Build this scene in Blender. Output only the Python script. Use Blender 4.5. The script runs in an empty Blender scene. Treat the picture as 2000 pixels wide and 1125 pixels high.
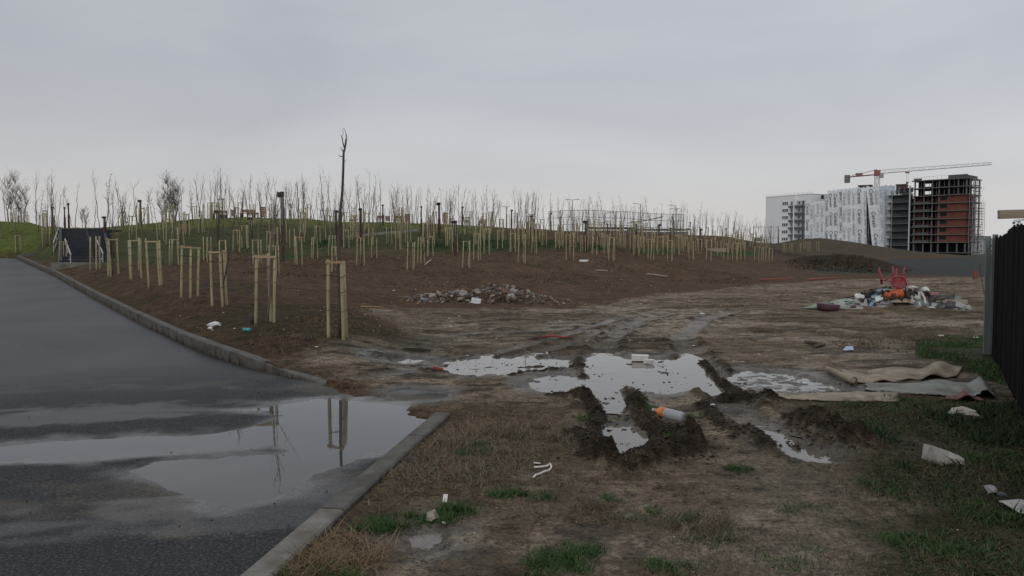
import bpy, bmesh, math, random
import numpy as np
from mathutils import Vector, Matrix
random.seed(7)
RNG = np.random.default_rng(7)
C = bpy.context.scene.collection
sc = bpy.context.scene

# ------------------------------------------------------------------ camera
CAMZ, F, HZ = 1.7, 1500.0, 490.0           # eye height, focal length and horizon row of the 2000 px photograph
PITCH = math.atan((562.5-HZ)/F)
cam = bpy.data.cameras.new('camera'); cam.lens = 27.0; cam.sensor_width = 36.0
cam.clip_start = 0.05; cam.clip_end = 6000
cam_o = bpy.data.objects.new('camera', cam); C.objects.link(cam_o)
cam_o.location = (0, 0, CAMZ); cam_o.rotation_euler = (math.radians(90)-PITCH, 0, 0)
sc.camera = cam_o

# ------------------------------------------------------------------ sky, sun, exposure
SUN_EL, SUN_AZ = math.radians(34), math.radians(200)      # compass style, 0 = +Y
w = bpy.data.worlds.new('World'); sc.world = w; w.use_nodes = True
nt = w.node_tree; nt.nodes.clear()
N = nt.nodes.new; L = nt.links.new
tc = N('ShaderNodeTexCoord')
sky = N('ShaderNodeTexSky'); sky.sky_type = 'NISHITA'; sky.sun_disc = False
sky.sun_elevation = SUN_EL; sky.sun_rotation = SUN_AZ; sky.dust_density = 4
sep = N('ShaderNodeSeparateXYZ'); L(tc.outputs['Generated'], sep.inputs[0])
ramp = N('ShaderNodeValToRGB'); L(sep.outputs['Z'], ramp.inputs[0])
cr = ramp.color_ramp
cr.elements[0].position = 0.0; cr.elements[0].color = (0.50, 0.486, 0.475, 1)
cr.elements[1].position = 1.0; cr.elements[1].color = (0.47, 0.50, 0.54, 1)
for p, c in ((0.06, (0.50, 0.49, 0.482, 1)), (0.13, (0.437, 0.448, 0.468, 1)), (0.22, (0.395, 0.412, 0.448, 1)),
             (0.34, (0.425, 0.44, 0.472, 1)), (0.6, (0.47, 0.49, 0.51, 1))):
    e = cr.elements.new(p); e.color = c
mp = N('ShaderNodeMapping'); mp.inputs['Scale'].default_value = (1.0, 1.0, 3.6)
mp.inputs['Rotation'].default_value = (0.0, 0.22, 0.3)
L(tc.outputs['Generated'], mp.inputs[0])
n1 = N('ShaderNodeTexNoise'); n1.inputs['Scale'].default_value = 1.9; n1.inputs['Detail'].default_value = 5
n1.inputs['Roughness'].default_value = 0.5; n1.inputs['Distortion'].default_value = 0.5
L(mp.outputs[0], n1.inputs['Vector'])
r1 = N('ShaderNodeValToRGB'); L(n1.outputs['Fac'], r1.inputs[0])
r1.color_ramp.elements[0].position = 0.28; r1.color_ramp.elements[0].color = (0.90, 0.912, 0.93, 1)
r1.color_ramp.elements[1].position = 0.72; r1.color_ramp.elements[1].color = (1.10, 1.10, 1.095, 1)
mul = N('ShaderNodeMix'); mul.data_type = 'RGBA'; mul.blend_type = 'MULTIPLY'; mul.inputs[0].default_value = 1
L(ramp.outputs[0], mul.inputs[6]); L(r1.outputs[0], mul.inputs[7])
# the picture's left side of the sky is a little darker than its right: broad cloud, over the whole dome
gm = N('ShaderNodeMapRange'); gm.inputs['From Min'].default_value = -1; gm.inputs['From Max'].default_value = 1
gm.inputs['To Min'].default_value = 0.86; gm.inputs['To Max'].default_value = 1.14
L(sep.outputs['X'], gm.inputs['Value'])
mul2 = N('ShaderNodeMix'); mul2.data_type = 'RGBA'; mul2.blend_type = 'MULTIPLY'; mul2.inputs[0].default_value = 1
L(mul.outputs[2], mul2.inputs[6]); L(gm.outputs[0], mul2.inputs[7])
bg1 = N('ShaderNodeBackground'); bg1.inputs[1].default_value = 1.25; L(mul2.outputs[2], bg1.inputs[0])
bg2 = N('ShaderNodeBackground'); bg2.inputs[1].default_value = 0.05; L(sky.outputs[0], bg2.inputs[0])
mx = N('ShaderNodeMixShader'); mx.inputs[0].default_value = 0.06
L(bg1.outputs[0], mx.inputs[1]); L(bg2.outputs[0], mx.inputs[2])
wo = N('ShaderNodeOutputWorld'); L(mx.outputs[0], wo.inputs[0])

sun = bpy.data.lights.new('sun', 'SUN'); sun.energy = 0.55; sun.angle = math.radians(45); sun.color = (1.0, 0.96, 0.92)
sun_o = bpy.data.objects.new('sun', sun); C.objects.link(sun_o)
sd_ = Vector((math.sin(SUN_AZ)*math.cos(SUN_EL), math.cos(SUN_AZ)*math.cos(SUN_EL), math.sin(SUN_EL)))
sun_o.rotation_euler = sd_.to_track_quat('Z', 'Y').to_euler()
sun_o.location = (0, -20, 30)
vs = sc.view_settings; vs.view_transform = 'Standard'; vs.look = 'None'; vs.exposure = 0.0; vs.gamma = 1; vs.use_curve_mapping = False
sc.render.engine = 'CYCLES'

# ------------------------------------------------------------------ helpers
def tag(o, label=None, cat=None, group=None, kind=None):
    if label: o['label'] = label
    if cat: o['category'] = cat
    if group: o['group'] = group
    if kind: o['kind'] = kind
    return o
def empty(name, loc=(0, 0, 0), rz=0, label=None, cat=None, group=None, parent=None):
    o = bpy.data.objects.new(name, None); C.objects.link(o); o.location = loc; o.rotation_euler = (0, 0, rz)
    o.empty_display_size = 0.2; o.parent = parent
    return tag(o, label, cat, group)
def copy_tree(o, parent=None):
    c = o.copy(); C.objects.link(c); c.parent = parent
    for ch in list(o.children): copy_tree(ch, c)
    return c
def mesh_np(name, V, Fq, mat, parent=None, smooth=True, attrs=None):
    me = bpy.data.meshes.new(name)
    V = np.asarray(V, dtype=np.float32); Fq = np.asarray(Fq, dtype=np.int32); k = Fq.shape[1]
    me.vertices.add(len(V)); me.vertices.foreach_set('co', V.ravel())
    me.loops.add(Fq.size); me.loops.foreach_set('vertex_index', Fq.ravel())
    me.polygons.add(len(Fq)); me.polygons.foreach_set('loop_start', np.arange(0, Fq.size, k, dtype=np.int32))
    me.update(calc_edges=True)
    me.polygons.foreach_set('use_smooth', np.full(len(Fq), smooth))
    if attrs:
        for an, arr in attrs.items():
            if arr.ndim == 2:
                a = me.attributes.new(an, 'FLOAT_COLOR', 'POINT'); a.data.foreach_set('color', np.c_[arr, np.ones(len(arr))].astype(np.float32).ravel())
            else:
                a = me.attributes.new(an, 'FLOAT', 'POINT'); a.data.foreach_set('value', arr.astype(np.float32))
    if mat: me.materials.append(mat)
    o = bpy.data.objects.new(name, me); C.objects.link(o); o.parent = parent
    return o
class MB:
    def __init__(s): s.v = []; s.f = []
    def add(s, vs_, fs):
        n = len(s.v); s.v += [tuple(p) for p in vs_]; s.f += [tuple(i+n for i in f) for f in fs]; return s
    def box(s, c, d, m=None, taper=1.0):
        x, y, z = d[0]/2, d[1]/2, d[2]/2
        P = [Vector((sx*x*(taper if sz > 0 else 1), sy*y*(taper if sz > 0 else 1), sz*z)) for sz in (-1, 1) for sy in (-1, 1) for sx in (-1, 1)]
        if m is not None: P = [m @ p for p in P]
        P = [p+Vector(c) for p in P]
        return s.add(P, [(0, 2, 3, 1), (4, 5, 7, 6), (0, 1, 5, 4), (2, 6, 7, 3), (0, 4, 6, 2), (1, 3, 7, 5)])
    def b2(s, a, b):
        return s.box([(a[i]+b[i])/2 for i in range(3)], [abs(b[i]-a[i]) for i in range(3)])
    def tube(s, pts, rad, n=6, cap=True):
        pts = [Vector(p) for p in pts]; rings = []
        if not hasattr(rad, '__len__'): rad = [rad]*len(pts)
        for i, p in enumerate(pts):
            t = (pts[min(i+1, len(pts)-1)]-pts[max(i-1, 0)])
            if t.length < 1e-9: t = Vector((0, 0, 1))
            t.normalize()
            a = t.cross(Vector((0, 0, 1)) if abs(t.z) < 0.9 else Vector((1, 0, 0))).normalized(); b = t.cross(a)
            rings.append([p+(a*math.cos(k*2*math.pi/n)+b*math.sin(k*2*math.pi/n))*rad[i] for k in range(n)])
        vv = [q for r in rings for q in r]; ff = []
        for i in range(len(pts)-1):
            for k in range(n):
                ff.append((i*n+k, i*n+(k+1) % n, (i+1)*n+(k+1) % n, (i+1)*n+k))
        if cap: ff += [tuple(range(n))[::-1], tuple((len(pts)-1)*n+k for k in range(n))]
        return s.add(vv, ff)
    def mesh(s, name, mat, smooth=False):
        me = bpy.data.meshes.new(name); me.from_pydata(s.v, [], s.f); me.materials.append(mat)
        if smooth: me.polygons.foreach_set('use_smooth', [True]*len(me.polygons))
        return me
    def build(s, name, mat, parent=None, smooth=False):
        o = bpy.data.objects.new(name, s.mesh(name, mat, smooth)); C.objects.link(o); o.parent = parent
        return o
def inst(name, me, parent=None, loc=(0, 0, 0), rot=(0, 0, 0), scale=(1, 1, 1)):
    o = bpy.data.objects.new(name, me); C.objects.link(o); o.parent = parent
    o.location = loc; o.rotation_euler = rot; o.scale = scale
    return o

def _hash(ix, iy, seed):
    h = (ix.astype(np.int64)*374761393 + iy.astype(np.int64)*668265263 + seed*974634777) & 0xffffffff
    h = ((h ^ (h >> 13))*1274126177) & 0xffffffff
    h = h ^ (h >> 16)
    return (h & 0xffffff)/float(0xffffff)
def vnoise(x, y, seed=0):
    ix = np.floor(x); iy = np.floor(y); fx = x-ix; fy = y-iy
    fx = fx*fx*fx*(fx*(fx*6-15)+10); fy = fy*fy*fy*(fy*(fy*6-15)+10)
    a = _hash(ix, iy, seed); b = _hash(ix+1, iy, seed); c = _hash(ix, iy+1, seed); d = _hash(ix+1, iy+1, seed)
    return (a*(1-fx)+b*fx)*(1-fy)+(c*(1-fx)+d*fx)*fy
def fbm(x, y, sc_=1.0, oct_=4, seed=0, gain=0.5):
    s = 0; a = 1; t = 0; x = x*sc_; y = y*sc_
    for i in range(oct_):
        s = s+a*(vnoise(x, y, seed+i*17)-0.5); t += a; a *= gain
        x, y = (x*0.8-y*0.6)*2.03+3.1, (x*0.6+y*0.8)*2.03+1.7
    return s/t*2          # about -1..1
def sstep(a, b, x):
    t = np.clip((x-a)/(b-a), 0, 1); return t*t*(3-2*t)
def sdpoly(X, Y, poly):
    P = np.array(poly, float); d = np.full(X.shape, 1e9); s = np.ones(X.shape)
    n = len(P)
    for i in range(n):
        a = P[i]; b = P[i-1]; ex, ey = b[0]-a[0], b[1]-a[1]; wx, wy = X-a[0], Y-a[1]
        t = np.clip((wx*ex+wy*ey)/(ex*ex+ey*ey+1e-12), 0, 1)
        d = np.minimum(d, (wx-ex*t)**2+(wy-ey*t)**2)
        c1 = Y >= a[1]; c2 = Y < b[1]; c3 = ex*wy > ey*wx
        flip = (c1 & c2 & c3) | (~c1 & ~c2 & ~c3)
        s = np.where(flip, -s, s)
    return s*np.sqrt(d)
def dline(X, Y, pts):
    d = np.full(X.shape, 1e9)
    for a, b in zip(pts[:-1], pts[1:]):
        ex, ey = b[0]-a[0], b[1]-a[1]; wx, wy = X-a[0], Y-a[1]
        t = np.clip((wx*ex+wy*ey)/(ex*ex+ey*ey+1e-12), 0, 1)
        d = np.minimum(d, (wx-ex*t)**2+(wy-ey*t)**2)
    return np.sqrt(d)
cp, sp = math.cos(PITCH), math.sin(PITCH)
def ray(px, py):
    """direction through a pixel of the 2000 px photograph, scaled so that Y = 1"""
    r = px-1000.0; u = 562.5-py
    y = F*cp+u*sp; z = -F*sp+u*cp
    return r/y, z/y
def at(px, py, d):
    a, b = ray(px, py); return Vector((a*d, d, CAMZ+b*d))
def flat(px, py, z=0.0):
    a, b = ray(px, py); d = (z-CAMZ)/b; return (a*d, d)
def flats(pts, z=0.0): return [flat(x, y, z) for x, y in pts]
def proj(X, Y, Z):
    dep = Y*cp-(Z-CAMZ)*sp; dep = np.where(np.abs(dep) < 1e-3, 1e-3, dep)
    return 1000+F*X/dep, 562.5-F*(Y*sp+(Z-CAMZ)*cp)/dep

# ------------------------------------------------------------------ ground shape
WZ = -0.03                                    # level of the standing water
CP = []                                       # (column, row, distance)
for t in [
 (0,470,53),(0,430,60),(60,460,55),(60,433,60),(100,440,55),(135,447,47),(100,500,40),(150,516,36),(180,520,33),(225,500,38),(225,450,50),(235,441,55),
 (300,436,53),(300,480,42),(300,520,31),(308,558,22),(370,580,19.5),(430,598,18),(525,630,14.7),(660,660,12.8),(600,690,11.4),(700,640,14.5),
 (480,540,26),(480,500,38),(480,450,48),(480,423,58),(380,428,56),(585,518,35),(583,474,47),(600,427,60),(710,517,36),(750,475,50),(750,433,65),
 (803,527,36),(850,437,66),(850,480,46),(914,522,37),(950,442,68),(945,485,48),(1025,514,40),(1050,447,75),(1050,475,55),(1115,508,44),(1150,452,80),(1150,470,62),
 (1195,509,45),(1310,509,50),(1300,457,90),(1300,480,66),(1380,509,56),(1420,461,95),(1420,485,72),(1507,511,75),(1475,472,105),(1520,475,120),
 (1560,466,145),(1600,464,150),(1680,475,150),(1750,490,150),(1810,499,150),(1550,492,118),(1600,501,100),(1670,503,105),(1750,508,110),
 (800,560,29),(650,580,22),(550,580,22),(1000,565,30),(1000,540,35),(1200,560,34),(1200,535,40),(1400,552,41),(1400,530,49),(1600,542,49),(1560,525,62),
 (1000,603,22.6),(800,605,22.2)]: CP.append(t)
ctrl = [((px-1000)/400.0, math.log(d)*1.6, CAMZ-(py-HZ)/F*d) for px, py, d in CP]
for px, py, d in CP:                          # plateau behind the crest, then a slow fall to the plain
    z = CAMZ-(py-HZ)/F*d
    if py < 478 and not (px in (583, 100, 0, 60, 750, 1050, 1150) and py > 445 and px < 1200) and (px, py) not in ((480, 450), (225, 450), (0, 470)):
        ctrl += [((px-1000)/400.0, math.log(d*1.3)*1.6, z-0.25), ((px-1000)/400.0, math.log(d*2.0)*1.6, z-2.2*min(1, z/4)), ((px-1000)/400.0, math.log(420)*1.6, 0)]
for px in (1300, 1500, 1700, 1850, 2000, 2300):
    for d in (14, 20, 30, 45): ctrl.append(((px-1000)/400.0, math.log(d)*1.6, 0.0))
for px in (1750, 1850, 2000, 2300):
    for d in (65, 95, 130): ctrl.append(((px-1000)/400.0, math.log(d)*1.6, 0.0))
for px in (1900, 2000, 2300):
    for d in (170, 260): ctrl.append(((px-1000)/400.0, math.log(d)*1.6, 0.0))
for px in (-300, 0, 400, 700, 900, 1150, 1500, 2000, 2300):
    for d in (1.5, 3.5, 6.5, 9.0): ctrl.append(((px-1000)/400.0, math.log(d)*1.6, 0.0))
for px in (800, 1000, 1150):
    for d in (12.5, 17): ctrl.append(((px-1000)/400.0, math.log(d)*1.6, 0.0))
for px in (-300, 0, 300, 600, 900, 1200, 1500, 1800, 2300):
    for d in (700, 3000): ctrl.append(((px-1000)/400.0, math.log(d)*1.6, 0.0))
KERB = [(-2.37,9.73,0),(-3.05,10.3,0),(-3.85,11.15,0),(-5.02,12.56,0),(-6.2,14.2,0),(-8.7,17.8,.05),(-13.0,23.9,.2),(-19.6,33.0,.6),(-31.0,48.0,1.25)]
for x, y, z in KERB[2:]:
    ctrl.append((x/y*F/400.0, math.log(y)*1.6, z+0.13)); ctrl.append(((x/y*F-220)/400.0, math.log(y)*1.6, z))
ctrl = np.array(ctrl)
def _k(r): return r
A_ = _k(np.hypot(ctrl[:, None, 0]-ctrl[None, :, 0], ctrl[:, None, 1]-ctrl[None, :, 1]))
nC = len(ctrl)
M_ = np.zeros((nC+3, nC+3)); M_[:nC, :nC] = A_-np.eye(nC)*0.015
M_[:nC, nC] = 1; M_[:nC, nC+1] = ctrl[:, 0]; M_[:nC, nC+2] = ctrl[:, 1]; M_[nC:, :nC] = M_[:nC, nC:].T
W_ = np.linalg.solve(M_, np.r_[ctrl[:, 2], 0, 0, 0])
def base_z(X, Y):
    X = np.atleast_1d(np.asarray(X, float)); Y = np.atleast_1d(np.asarray(Y, float))
    r = np.hypot(X, Y)+1e-6; th = np.clip(np.arctan2(X, Y), -0.75, 0.72); d = np.maximum(r*np.cos(th), 1.2)
    a = np.tan(th)*F/400.0; b = np.log(d)*1.6
    out = np.empty(a.shape)
    for i in range(0, len(a), 40000):
        s = slice(i, i+40000)
        R = np.hypot(a[s, None]-ctrl[None, :, 0], b[s, None]-ctrl[None, :, 1])
        out[s] = _k(R)@W_[:nC]+W_[nC]+W_[nC+1]*a[s]+W_[nC+2]*b[s]
    out = np.where(d < 9, out*sstep(5, 9, d), out)
    return np.where(r > 600, np.minimum(out, 0.2), out)

KL = [(x, y) for x, y, z in KERB]
NK = [(-3.50, -10.0), (-1.39, 4.0), (-0.81, 7.85)]
ROAD = NK + [(-1.15, 8.75)] + KL + [(-45, 54), (-80, 54), (-80, -10)]
MOUTH = [(-0.81, 7.85), (-1.15, 8.75), (-2.37, 9.73)]
def road_base(X, Y):
    return np.interp(Y+0.0*X, [0, 12.5, 17.8, 23.9, 33, 48, 60], [0, 0, .05, .2, .6, 1.25, 1.35])
RP = flats([(470,800),(560,788),(640,779),(700,783),(770,793),(845,815),(815,835),(770,866),(700,890),(640,916),(540,973),(470,988),(380,975),(290,942),(265,918),
  (330,902),(480,897),(566,884),(572,868),(520,866),(430,878),(300,884),(200,896),(60,898),(-60,905),(-60,878),(100,866),(250,857),(330,852),(470,836),(545,812)], WZ)
RP2 = flats([(300,800),(350,797),(362,801),(310,806)], WZ)
def road_z(X, Y):
    z = road_base(X, Y)
    s = sdpoly(X, Y, RP)
    s = np.where(np.hypot(X+4, Y-8) < 12, s, 5.0)
    n = fbm(X, Y, 1.1, 4, 5)
    s2 = s+0.16*n+0.05*fbm(X*0.6, Y*3.0, 3.0, 3, 8)
    k = np.where(s2 < 0, np.maximum(s2*0.05, -0.018), np.minimum(s2*0.035, 0.03+0.012*s2))
    k = np.minimum(k, 0.03)
    return z+WZ+k+0.002*fbm(X, Y, 6, 2, 9), s2

# puddles in the mud (rows and columns of the photograph, on the water level)
PUD = {
 'A': ([(852,724),(880,707),(930,699),(1000,696),(1060,699),(1112,702),(1140,711),(1090,722),(1010,729),(930,738),(895,733)], 0.035),
 'B': ([(1142,720),(1150,700),(1215,696),(1222,740),(1210,760),(1226,797),(1205,804),(1187,803),(1180,783),(1157,765)], 0.14),
 'C': ([(1200,704),(1290,702),(1345,696),(1366,709),(1400,748),(1448,788),(1432,788),(1400,776),(1370,767),(1290,769),(1225,762),(1200,755)], 0.05),
 'D': ([(1035,748),(1090,736),(1150,732),(1160,766),(1100,769),(1055,766)], 0.012),
 'E': ([(1183,836),(1210,842),(1242,834),(1262,850),(1267,882),(1234,884),(1212,900),(1188,896),(1180,860)], 0.16),
 'F': ([(1498,843),(1520,846),(1545,868),(1562,886),(1590,878),(1596,894),(1550,894),(1523,880)], 0.12),
 'H': ([(1524,838),(1543,838),(1570,856),(1597,882),(1575,890),(1548,856)], 0.12),
 'G': ([(1402,730),(1470,726),(1560,733),(1610,746),(1660,760),(1590,768),(1500,768),(1440,752)], 0.006),
 'K': ([(742,705),(800,700),(850,704),(800,712),(745,712)], 0.004),
 'M': ([(822,1053),(836,1049),(844,1056),(830,1060)], 0.008),
 'N': ([(760,770),(800,762),(860,768),(845,785),(800,790)], 0.004),
 'O': ([(1240,722),(1500,700),(1520,706),(1330,738)], 0.0),
}
PUDW = {k: (flats(p, WZ), dep) for k, (p, dep) in PUD.items() if k != 'O'}
# dark ridges of churned mud: polyline, half width (m), height (m)
RID = [([(1136,766),(1150,785),(1164,806),(1166,850),(1178,900)], 0.12, 0.085),
       ([(1122,712),(1142,722),(1140,738)], 0.08, 0.05),
       ([(1222,760),(1243,800),(1268,832),(1300,862),(1345,876)], 0.16, 0.12),
       ([(1225,908),(1270,897),(1310,888),(1350,880)], 0.20, 0.12),
       ([(1085,770),(1140,778)], 0.14, 0.09),
       ([(1372,706),(1405,742),(1450,776)], 0.10, 0.09),
       ([(1410,780),(1450,782),(1505,782)], 0.20, 0.16),
       ([(1445,852),(1470,846),(1490,858),(1505,880)], 0.15, 0.12),
       ([(1570,832),(1620,840),(1655,856),(1690,872)], 0.27, 0.24),
       ([(1545,868),(1562,878)], 0.09, 0.08),
       ([(1370,790),(1410,830),(1440,850)], 0.10, 0.05),
       ([(1080,722),(1140,710)], 0.10, 0.06),
       ([(1290,702),(1305,730)], 0.12, 0.05),
       ([(980,716),(1060,712)], 0.07, 0.035), ([(900,722),(960,713)], 0.07, 0.035), ([(1000,728),(1080,718)], 0.08, 0.04),
       ([(1228,708),(1275,706)], 0.10, 0.05),
       ([(770,690),(820,686)], 0.25, 0.04),
       ([(1130,850),(1160,870),(1170,895)], 0.18, 0.07)]
RIDW = [(flats(p, 0), hw, hh) for p, hw, hh in RID]
TRK = [([(1180,800),(1170,700),(1190,660),(1235,632),(1330,603),(1450,577),(1560,558),(1700,545),(1850,538)], 0.24, 0.05),
       ([(1440,785),(1360,700),(1330,660),(1370,625),(1460,597),(1580,572),(1700,552)], 0.24, 0.05),
       ([(860,720),(1000,700),(1140,662),(1250,622),(1350,592),(1480,568)], 0.20, 0.04),
       ([(700,745),(900,705),(1080,660),(1180,630),(1290,600)], 0.16, 0.02),
       ([(1183,838),(1195,790)], 0.25, 0.03), ([(1590,890),(1500,838),(1400,765)], 0.22, 0.04),
       ([(960,640),(1200,618),(1400,590)], 0.2, 0.02), ([(880,650),(1160,640)], 0.2, 0.015)]
TRKW = [(flats(p, 0), hw, hh) for p, hw, hh in TRK]
HEAP = flat(1745, 606, 0)

def ground_z(X, Y, detail=True):
    """returns height and masks"""
    X = np.atleast_1d(np.asarray(X, float)); Y = np.atleast_1d(np.asarray(Y, float))
    z = base_z(X, Y); r = np.hypot(X, Y)
    dark = np.zeros(X.shape); wet = np.zeros(X.shape)
    # broad unevenness
    z = z+0.02*fbm(X, Y, 0.35, 3, 2)*sstep(10, 25, r)+.035*fbm(X, Y, 1.7, 4, 6, .65)*sstep(12, 16, r)*sstep(75, 30, r)+0.05*fbm(X, Y, 0.25, 4, 3)*sstep(25, 45, r)
    # big dark spoil heap at the end of the field
    hx, hy = at(1650, 530, 68)[:2]
    q = ((X-hx)/4.4)**2+((Y-hy)/4)**2
    hp = np.exp(-q)*1.35*(1+0.35*fbm(X, Y, 0.8, 4, 12)); z = z+hp; dark = np.maximum(dark, sstep(0.1, 0.5, hp))
    near = (r < 26) & (X > -9)
    xi, yi = X[near], Y[near]
    zi = z[near]; dk = dark[near]; wt = wet[near]
    n1_ = fbm(xi, yi, 2.2, 4, 21); n2_ = fbm(xi, yi, 9.0, 3, 22); n3_ = fbm(xi, yi, 22.0, 2, 23)
    ruf = 0.3+0.7*sstep(-0.1, 0.35, fbm(xi, yi, 0.9, 3, 24))
    zi = zi+0.007*n1_+0.011*ruf*n2_+0.006*ruf*n3_
    for p, hw, hh in TRKW:
        d = dline(xi, yi, p)+0.03*n1_
        tr = np.exp(-(d/hw)**4); rim = np.exp(-((d-hw*1.35)/(hw*0.35))**2)
        fade = 1-sstep(18, 26, np.hypot(xi, yi))
        zi = zi+fade*(-hh*tr*(0.8+0.2*np.sign(np.sin(yi*34+xi*9)))+hh*0.55*rim*(1+0.9*n2_))
        wt = np.maximum(wt, .55*tr*fade)
        dk = np.maximum(dk, 0.75*rim*sstep(-0.05, 0.3, n1_+0.5*n2_))
    # a zone trampled around the ruts sits low, so that wet patches form
    for k, (p, dep) in PUDW.items():
        m = (np.abs(xi-np.mean([q_[0] for q_ in p])) < 4.5) & (np.abs(yi-np.mean([q_[1] for q_ in p])) < 4.5)
        s = sdpoly(xi[m], yi[m], p)
        if k in 'AGDK': s2 = s+0.22*n1_[m]+0.16*n2_[m]
        elif k == 'C': s2 = s+.20*n1_[m]+.13*n2_[m]
        else: s2 = s+0.11*n1_[m]+0.07*n2_[m]
        ins = sstep(0.0, 0.14, -s2)
        tgt = WZ-0.006-dep*ins-0.002
        if k == 'G': tgt = WZ-0.001+0.013*(0.1+n2_[m]+0.6*n3_[m])
        if k == 'A': tgt = WZ-0.014+0.03*np.maximum(0, fbm(xi[m]*0.35-yi[m]*.1, yi[m]*3.2+xi[m]*.9, 1.3, 3, 31)-0.05)+0.004*n2_[m]
        if k == 'C': tgt = WZ-0.012-0.02*ins+0.028*np.maximum(0, n1_[m]*0.8+0.5*n2_[m]-0.42)
        if k == 'D': tgt = WZ-0.006+0.012*(n2_[m]*0.7+0.1)
        zm = zi[m]; w_ = sstep(0.16, -0.02, s2)
        zi[m] = zm*(1-w_)+tgt*w_
        # wet rim
        wt[m] = np.maximum(wt[m], sstep(0.45, 0.02, s2))
    deep = np.full(xi.shape, 9.0)
    for k in 'BEFH':
        if k in PUDW: deep = np.minimum(deep, sdpoly(xi, yi, PUDW[k][0]))
    for p, hw, hh in RIDW:
        m = (xi > min(q_[0] for q_ in p)-hw*3) & (xi < max(q_[0] for q_ in p)+hw*3) & (yi > min(q_[1] for q_ in p)-hw*3) & (yi < max(q_[1] for q_ in p)+hw*3)
        d = dline(xi[m], yi[m], p)*(1+0.35*n1_[m])+0.05*n2_[m]*min(1, hw*5)
        g = np.exp(-(d/(hw*0.8))**2)*sstep(-.10, .07, deep[m])
        g = g*np.clip(.75+1.1*fbm(xi[m]+9, yi[m], 1.9, 3, 47), .12, 1.25)
        cl = 1-np.abs(fbm(xi[m], yi[m], 7.5, 3, 41))*1.3
        zi[m] = zi[m]+g*hh*(0.62+0.55*cl+0.35*fbm(xi[m], yi[m], 16, 3, 44))-hh*0.12*sstep(0.02, 0.2, g)
        dk[m] = np.maximum(dk[m], sstep(0.18, 0.5, g))
    z[near] = zi; dark[near] = dk; wet[near] = wt
    # rubble pile and rubbish heap sit on a low rise
    for (cx, cy), sx, sy, hh in ((flat(960, 590, 0), 2.0, 0.6, 0.24), (HEAP, 1.6, 0.7, 0.18)):
        z = z+hh*np.exp(-((X-cx)/sx)**2-((Y-cy)/sy)**2)
    # the road cut
    s = sdpoly(X, Y, ROAD)
    dm = dline(X, Y, MOUTH); dk_ = np.minimum(dline(X, Y, NK), dline(X, Y, KL))
    rb = road_base(X, Y)
    mouth = dm < dk_
    lim = 0.17
    zk = np.where(s < lim, rb-0.14, z)
    nn = fbm(X, Y, 2.5, 4, 51)
    zm = np.where(s < 0, np.minimum(z, rb+WZ+0.028+(s+0.16*nn)*0.16), z)
    zm = np.maximum(zm, rb-0.14)
    z = np.where(mouth, zm, zk)
    far = (X < -0.5) & (s > 0) & (dline(X, Y, KL) < 1.2) & ~mouth
    tgt = rb+0.13-0.13*sstep(10.9, 9.7, Y)
    z = np.where(far, tgt+(z-tgt)*sstep(0.1, 1.2, s), z)
    # stair cut: keep the bank below the steps
    return z, dark, wet, s

def hit(px, py, dmin=9.0, dmax=200.0):
    a, b = ray(px, py); d = np.exp(np.linspace(math.log(dmin), math.log(dmax), 500))
    z = ground_z(a*d, d)[0]; below = (CAMZ+b*d) <= z
    i = int(np.argmax(below)) if below.any() else -1
    if i <= 0: return None
    d0, d1 = d[i-1], d[i]; e0 = CAMZ+b*d0-z[i-1]; e1 = CAMZ+b*d1-z[i]
    dd = d0+(d1-d0)*e0/(e0-e1+1e-9)
    return Vector((a*dd, dd, CAMZ+b*dd))
def gz(x, y): return float(ground_z(np.array([x]), np.array([y]))[0][0])
def crest(px):
    """first crest of the ground silhouette in a column"""
    a = (px-1000)/F; d = np.exp(np.linspace(math.log(30), math.log(190), 260)); z = base_z(a*d, d)
    e = (z-CAMZ)/d; i = int(np.argmax(e)); return d[i], z[i], HZ-F*e[i]

# ------------------------------------------------------------------ materials
def nodes_of(name):
    m = bpy.data.materials.new(name); m.use_nodes = True; t = m.node_tree; t.nodes.clear()
    o = t.nodes.new('ShaderNodeOutputMaterial'); p = t.nodes.new('ShaderNodeBsdfPrincipled'); t.links.new(p.outputs[0], o.inputs[0])
    return m, t, p
def noise(t, scale, detail=4, vec=None, rough=0.6):
    n = t.nodes.new('ShaderNodeTexNoise'); n.inputs['Scale'].default_value = scale; n.inputs['Detail'].default_value = detail
    n.inputs['Roughness'].default_value = rough
    if vec: t.links.new(vec, n.inputs['Vector'])
    return n
def ramp_(t, src, stops):
    r = t.nodes.new('ShaderNodeValToRGB'); t.links.new(src, r.inputs[0]); e = r.color_ramp.elements
    e[0].position, e[0].color = stops[0][0], (*stops[0][1], 1); e[1].position, e[1].color = stops[-1][0], (*stops[-1][1], 1)
    for p, c in stops[1:-1]:
        q = e.new(p); q.color = (*c, 1)
    return r
def mixc(t, fac, a, b, mode='MIX'):
    m = t.nodes.new('ShaderNodeMix'); m.data_type = 'RGBA'; m.blend_type = mode
    if hasattr(fac, 'is_linked') or hasattr(fac, 'links'): t.links.new(fac, m.inputs[0])
    else: m.inputs[0].default_value = fac
    for i, s in ((6, a), (7, b)):
        if isinstance(s, tuple): m.inputs[i].default_value = (*s, 1)
        else: t.links.new(s, m.inputs[i])
    return m.outputs[2]
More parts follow.
